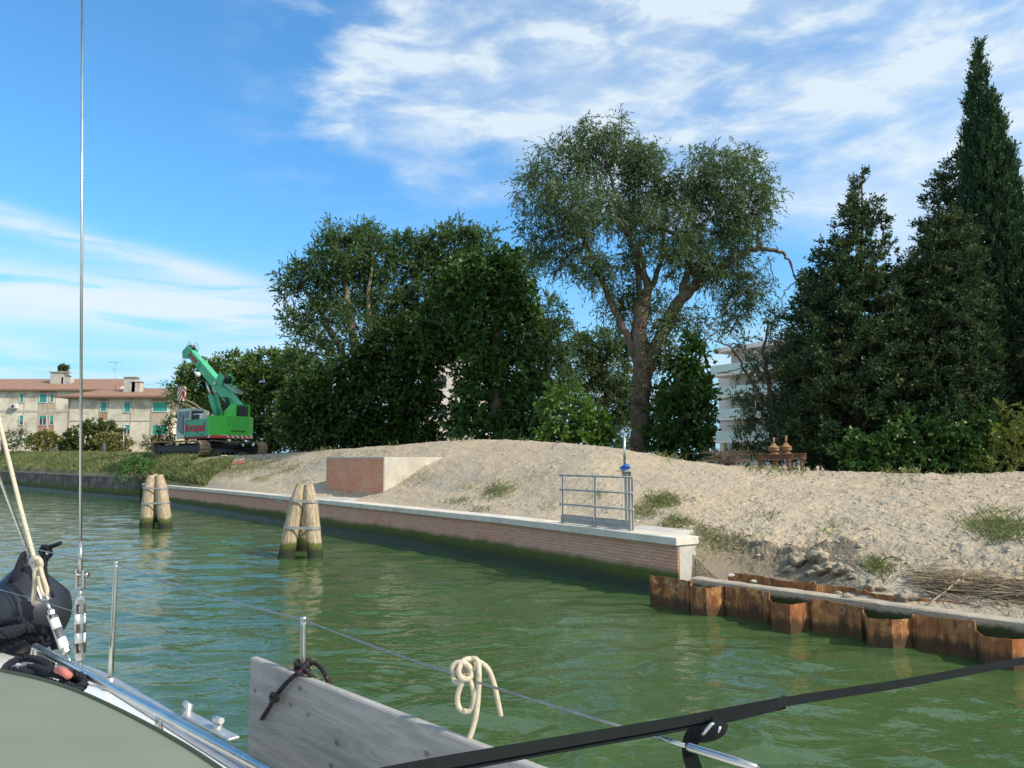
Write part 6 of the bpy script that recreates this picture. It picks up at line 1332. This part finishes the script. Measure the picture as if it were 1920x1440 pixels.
laid(Z([(50, 1190, 1.74), (75, 1196, 1.72), (98, 1205, 1.68), (104, 1214, 1.66)]), .022, M_black, 'tail', c2r)
# round fender
fcen = at(46, 1146, 4.62); Rr = 76 / F * 4.62
fd = empty('ball_fender', fcen, 'black teardrop ball fender with rope ears lying on deck at the left edge', 'fender')
M_fend = mat('black rubber', (.020, .024, .034), .42, 0, .15, 3, .15, 60, .002, dark=(.075, .085, .10), dscale=5, dth=(.6, .85))
prof = []
for i in range(25):
    t = i / 24; th = PI * (1 - t); z = math.cos(th); r = math.sin(th)
    if z > .45: u_ = (z - .45) / .55; r = r * (1 - u_) + u_ * .16 * 1 if False else math.sqrt(max(0, 1 - .45 ** 2)) * (1 - u_) ** 1.15 * .98 + .15 * u_; z = .45 + u_ * .75
    prof.append((max(r, .001) * Rr, z * Rr))
bd_ = MB().lathe(fcen, prof, 40); bd_.build('body', M_fend, fd)
nk = fcen + Vector((0, 0, Rr * 1.2)); q = MB()
for i in range(11): a = i / 11 * 2 * PI; q.tube([nk + Vector((math.cos(a) * .028, math.sin(a) * .028, .02)), nk + Vector((math.cos(a) * .05, math.sin(a) * .05, -.06)), nk + Vector((math.cos(a) * .085, math.sin(a) * .085, -.11))], [.009, .008, .003], 6)
q.lathe(nk, [(.035, -.02), (.04, .01), (.03, .04), (.01, .045)], 16); q.build('neck', M_fend, fd)
laid([at(14, 1105, 4.5), at(28, 1075, 4.5), at(38, 1050, 4.55), at(46, 1036, 4.6), at(50, 1045, 4.6)], .014, M_black, 'lanyard', fd)
laid([at(97, 1120, 4.5), at(86, 1090, 4.5), at(83, 1065, 4.5), at(86, 1042, 4.5)], .017, M_black, 'lanyard', fd)
laid([at(84, 1045, 4.5), at(76, 1034, 4.48), at(82, 1024, 4.48), at(92, 1030, 4.48), at(95, 1040, 4.5), at(88, 1046, 4.5), at(80, 1040, 4.52), at(86, 1028, 4.5), at(98, 1024, 4.48), at(114, 1018, 4.46)], .013, M_black, 'knot', fd)
# black webbing strap
def ribbon(pts, w, th, name, m, parent, turn=0.):
    P = smooth(pts, 6); q = MB(); vs = []; n = len(P)
    for i, p in enumerate(P):
        t = (P[min(i + 1, n - 1)] - P[max(i - 1, 0)]).normalized(); v = (p - Vector((0, 0, CH))).normalized(); wd = t.cross(v).normalized(); nn = wd.cross(t).normalized()
        wd = (wd * math.cos(turn) + nn * math.sin(turn)); nn = wd.cross(t).normalized()
        vs += [p + wd * w / 2 + nn * th / 2, p + wd * w / 2 - nn * th / 2, p - wd * w / 2 - nn * th / 2, p - wd * w / 2 + nn * th / 2]
    q.add(vs, [(i * 4 + j, i * 4 + (j + 1) % 4, (i + 1) * 4 + (j + 1) % 4, (i + 1) * 4 + j) for i in range(n - 1) for j in range(4)] + [(0, 1, 2, 3), tuple((n - 1) * 4 + j for j in (3, 2, 1, 0))])
    return q.build(name, m, parent)
M_web = mat('black webbing', (.010, .013, .014), .9, 0, .15, 40, .5, 400, .001, spec=.15)
sp_ = empty('webbing_strap', at(1290, 1358, 1.65), 'taut black webbing strap with a small buckle crossing low over the water in front', 'strap')
ribbon([at(600, 1478, 1.2), at(760, 1443, 1.28), at(1000, 1400, 1.43), at(1290, 1350, 1.65), at(1470, 1316, 1.80), at(1700, 1280, 2.0), at(1920, 1239, 2.25), at(2250, 1180, 2.6)], .020, .002, 'webbing', M_web, sp_)
ribbon([at(600, 1492, 1.215), at(760, 1456, 1.29), at(1000, 1411, 1.44), at(1290, 1361, 1.66), at(1400, 1338, 1.75), at(1470, 1322, 1.81)], .017, .002, 'doubled_webbing', M_web, sp_, .35)
ribbon([at(1335, 1352, 1.66), at(1400, 1337, 1.71), at(1450, 1324, 1.76), at(1474, 1312, 1.79)], .02, .003, 'stitched_end', M_web, sp_, -.3)
ribbon([at(1352, 1352, 1.66), at(1345, 1368, 1.64), at(1322, 1376, 1.64), at(1302, 1378, 1.65), at(1294, 1395, 1.66), at(1295, 1420, 1.66), at(1308, 1455, 1.66), at(1330, 1500, 1.66)], .032, .002, 'hanging_tail', M_web, sp_, .15)
q = MB(); bc = [at(1318, 1378, 1.625), at(1322, 1372, 1.622), at(1334, 1358, 1.622), at(1338, 1357, 1.625)]
q.tube(bc, .0042, 10).tube([at(1345, 1380, 1.64), at(1350, 1362, 1.64)], .0035, 8); q.build('buckle', M_steel, sp_)
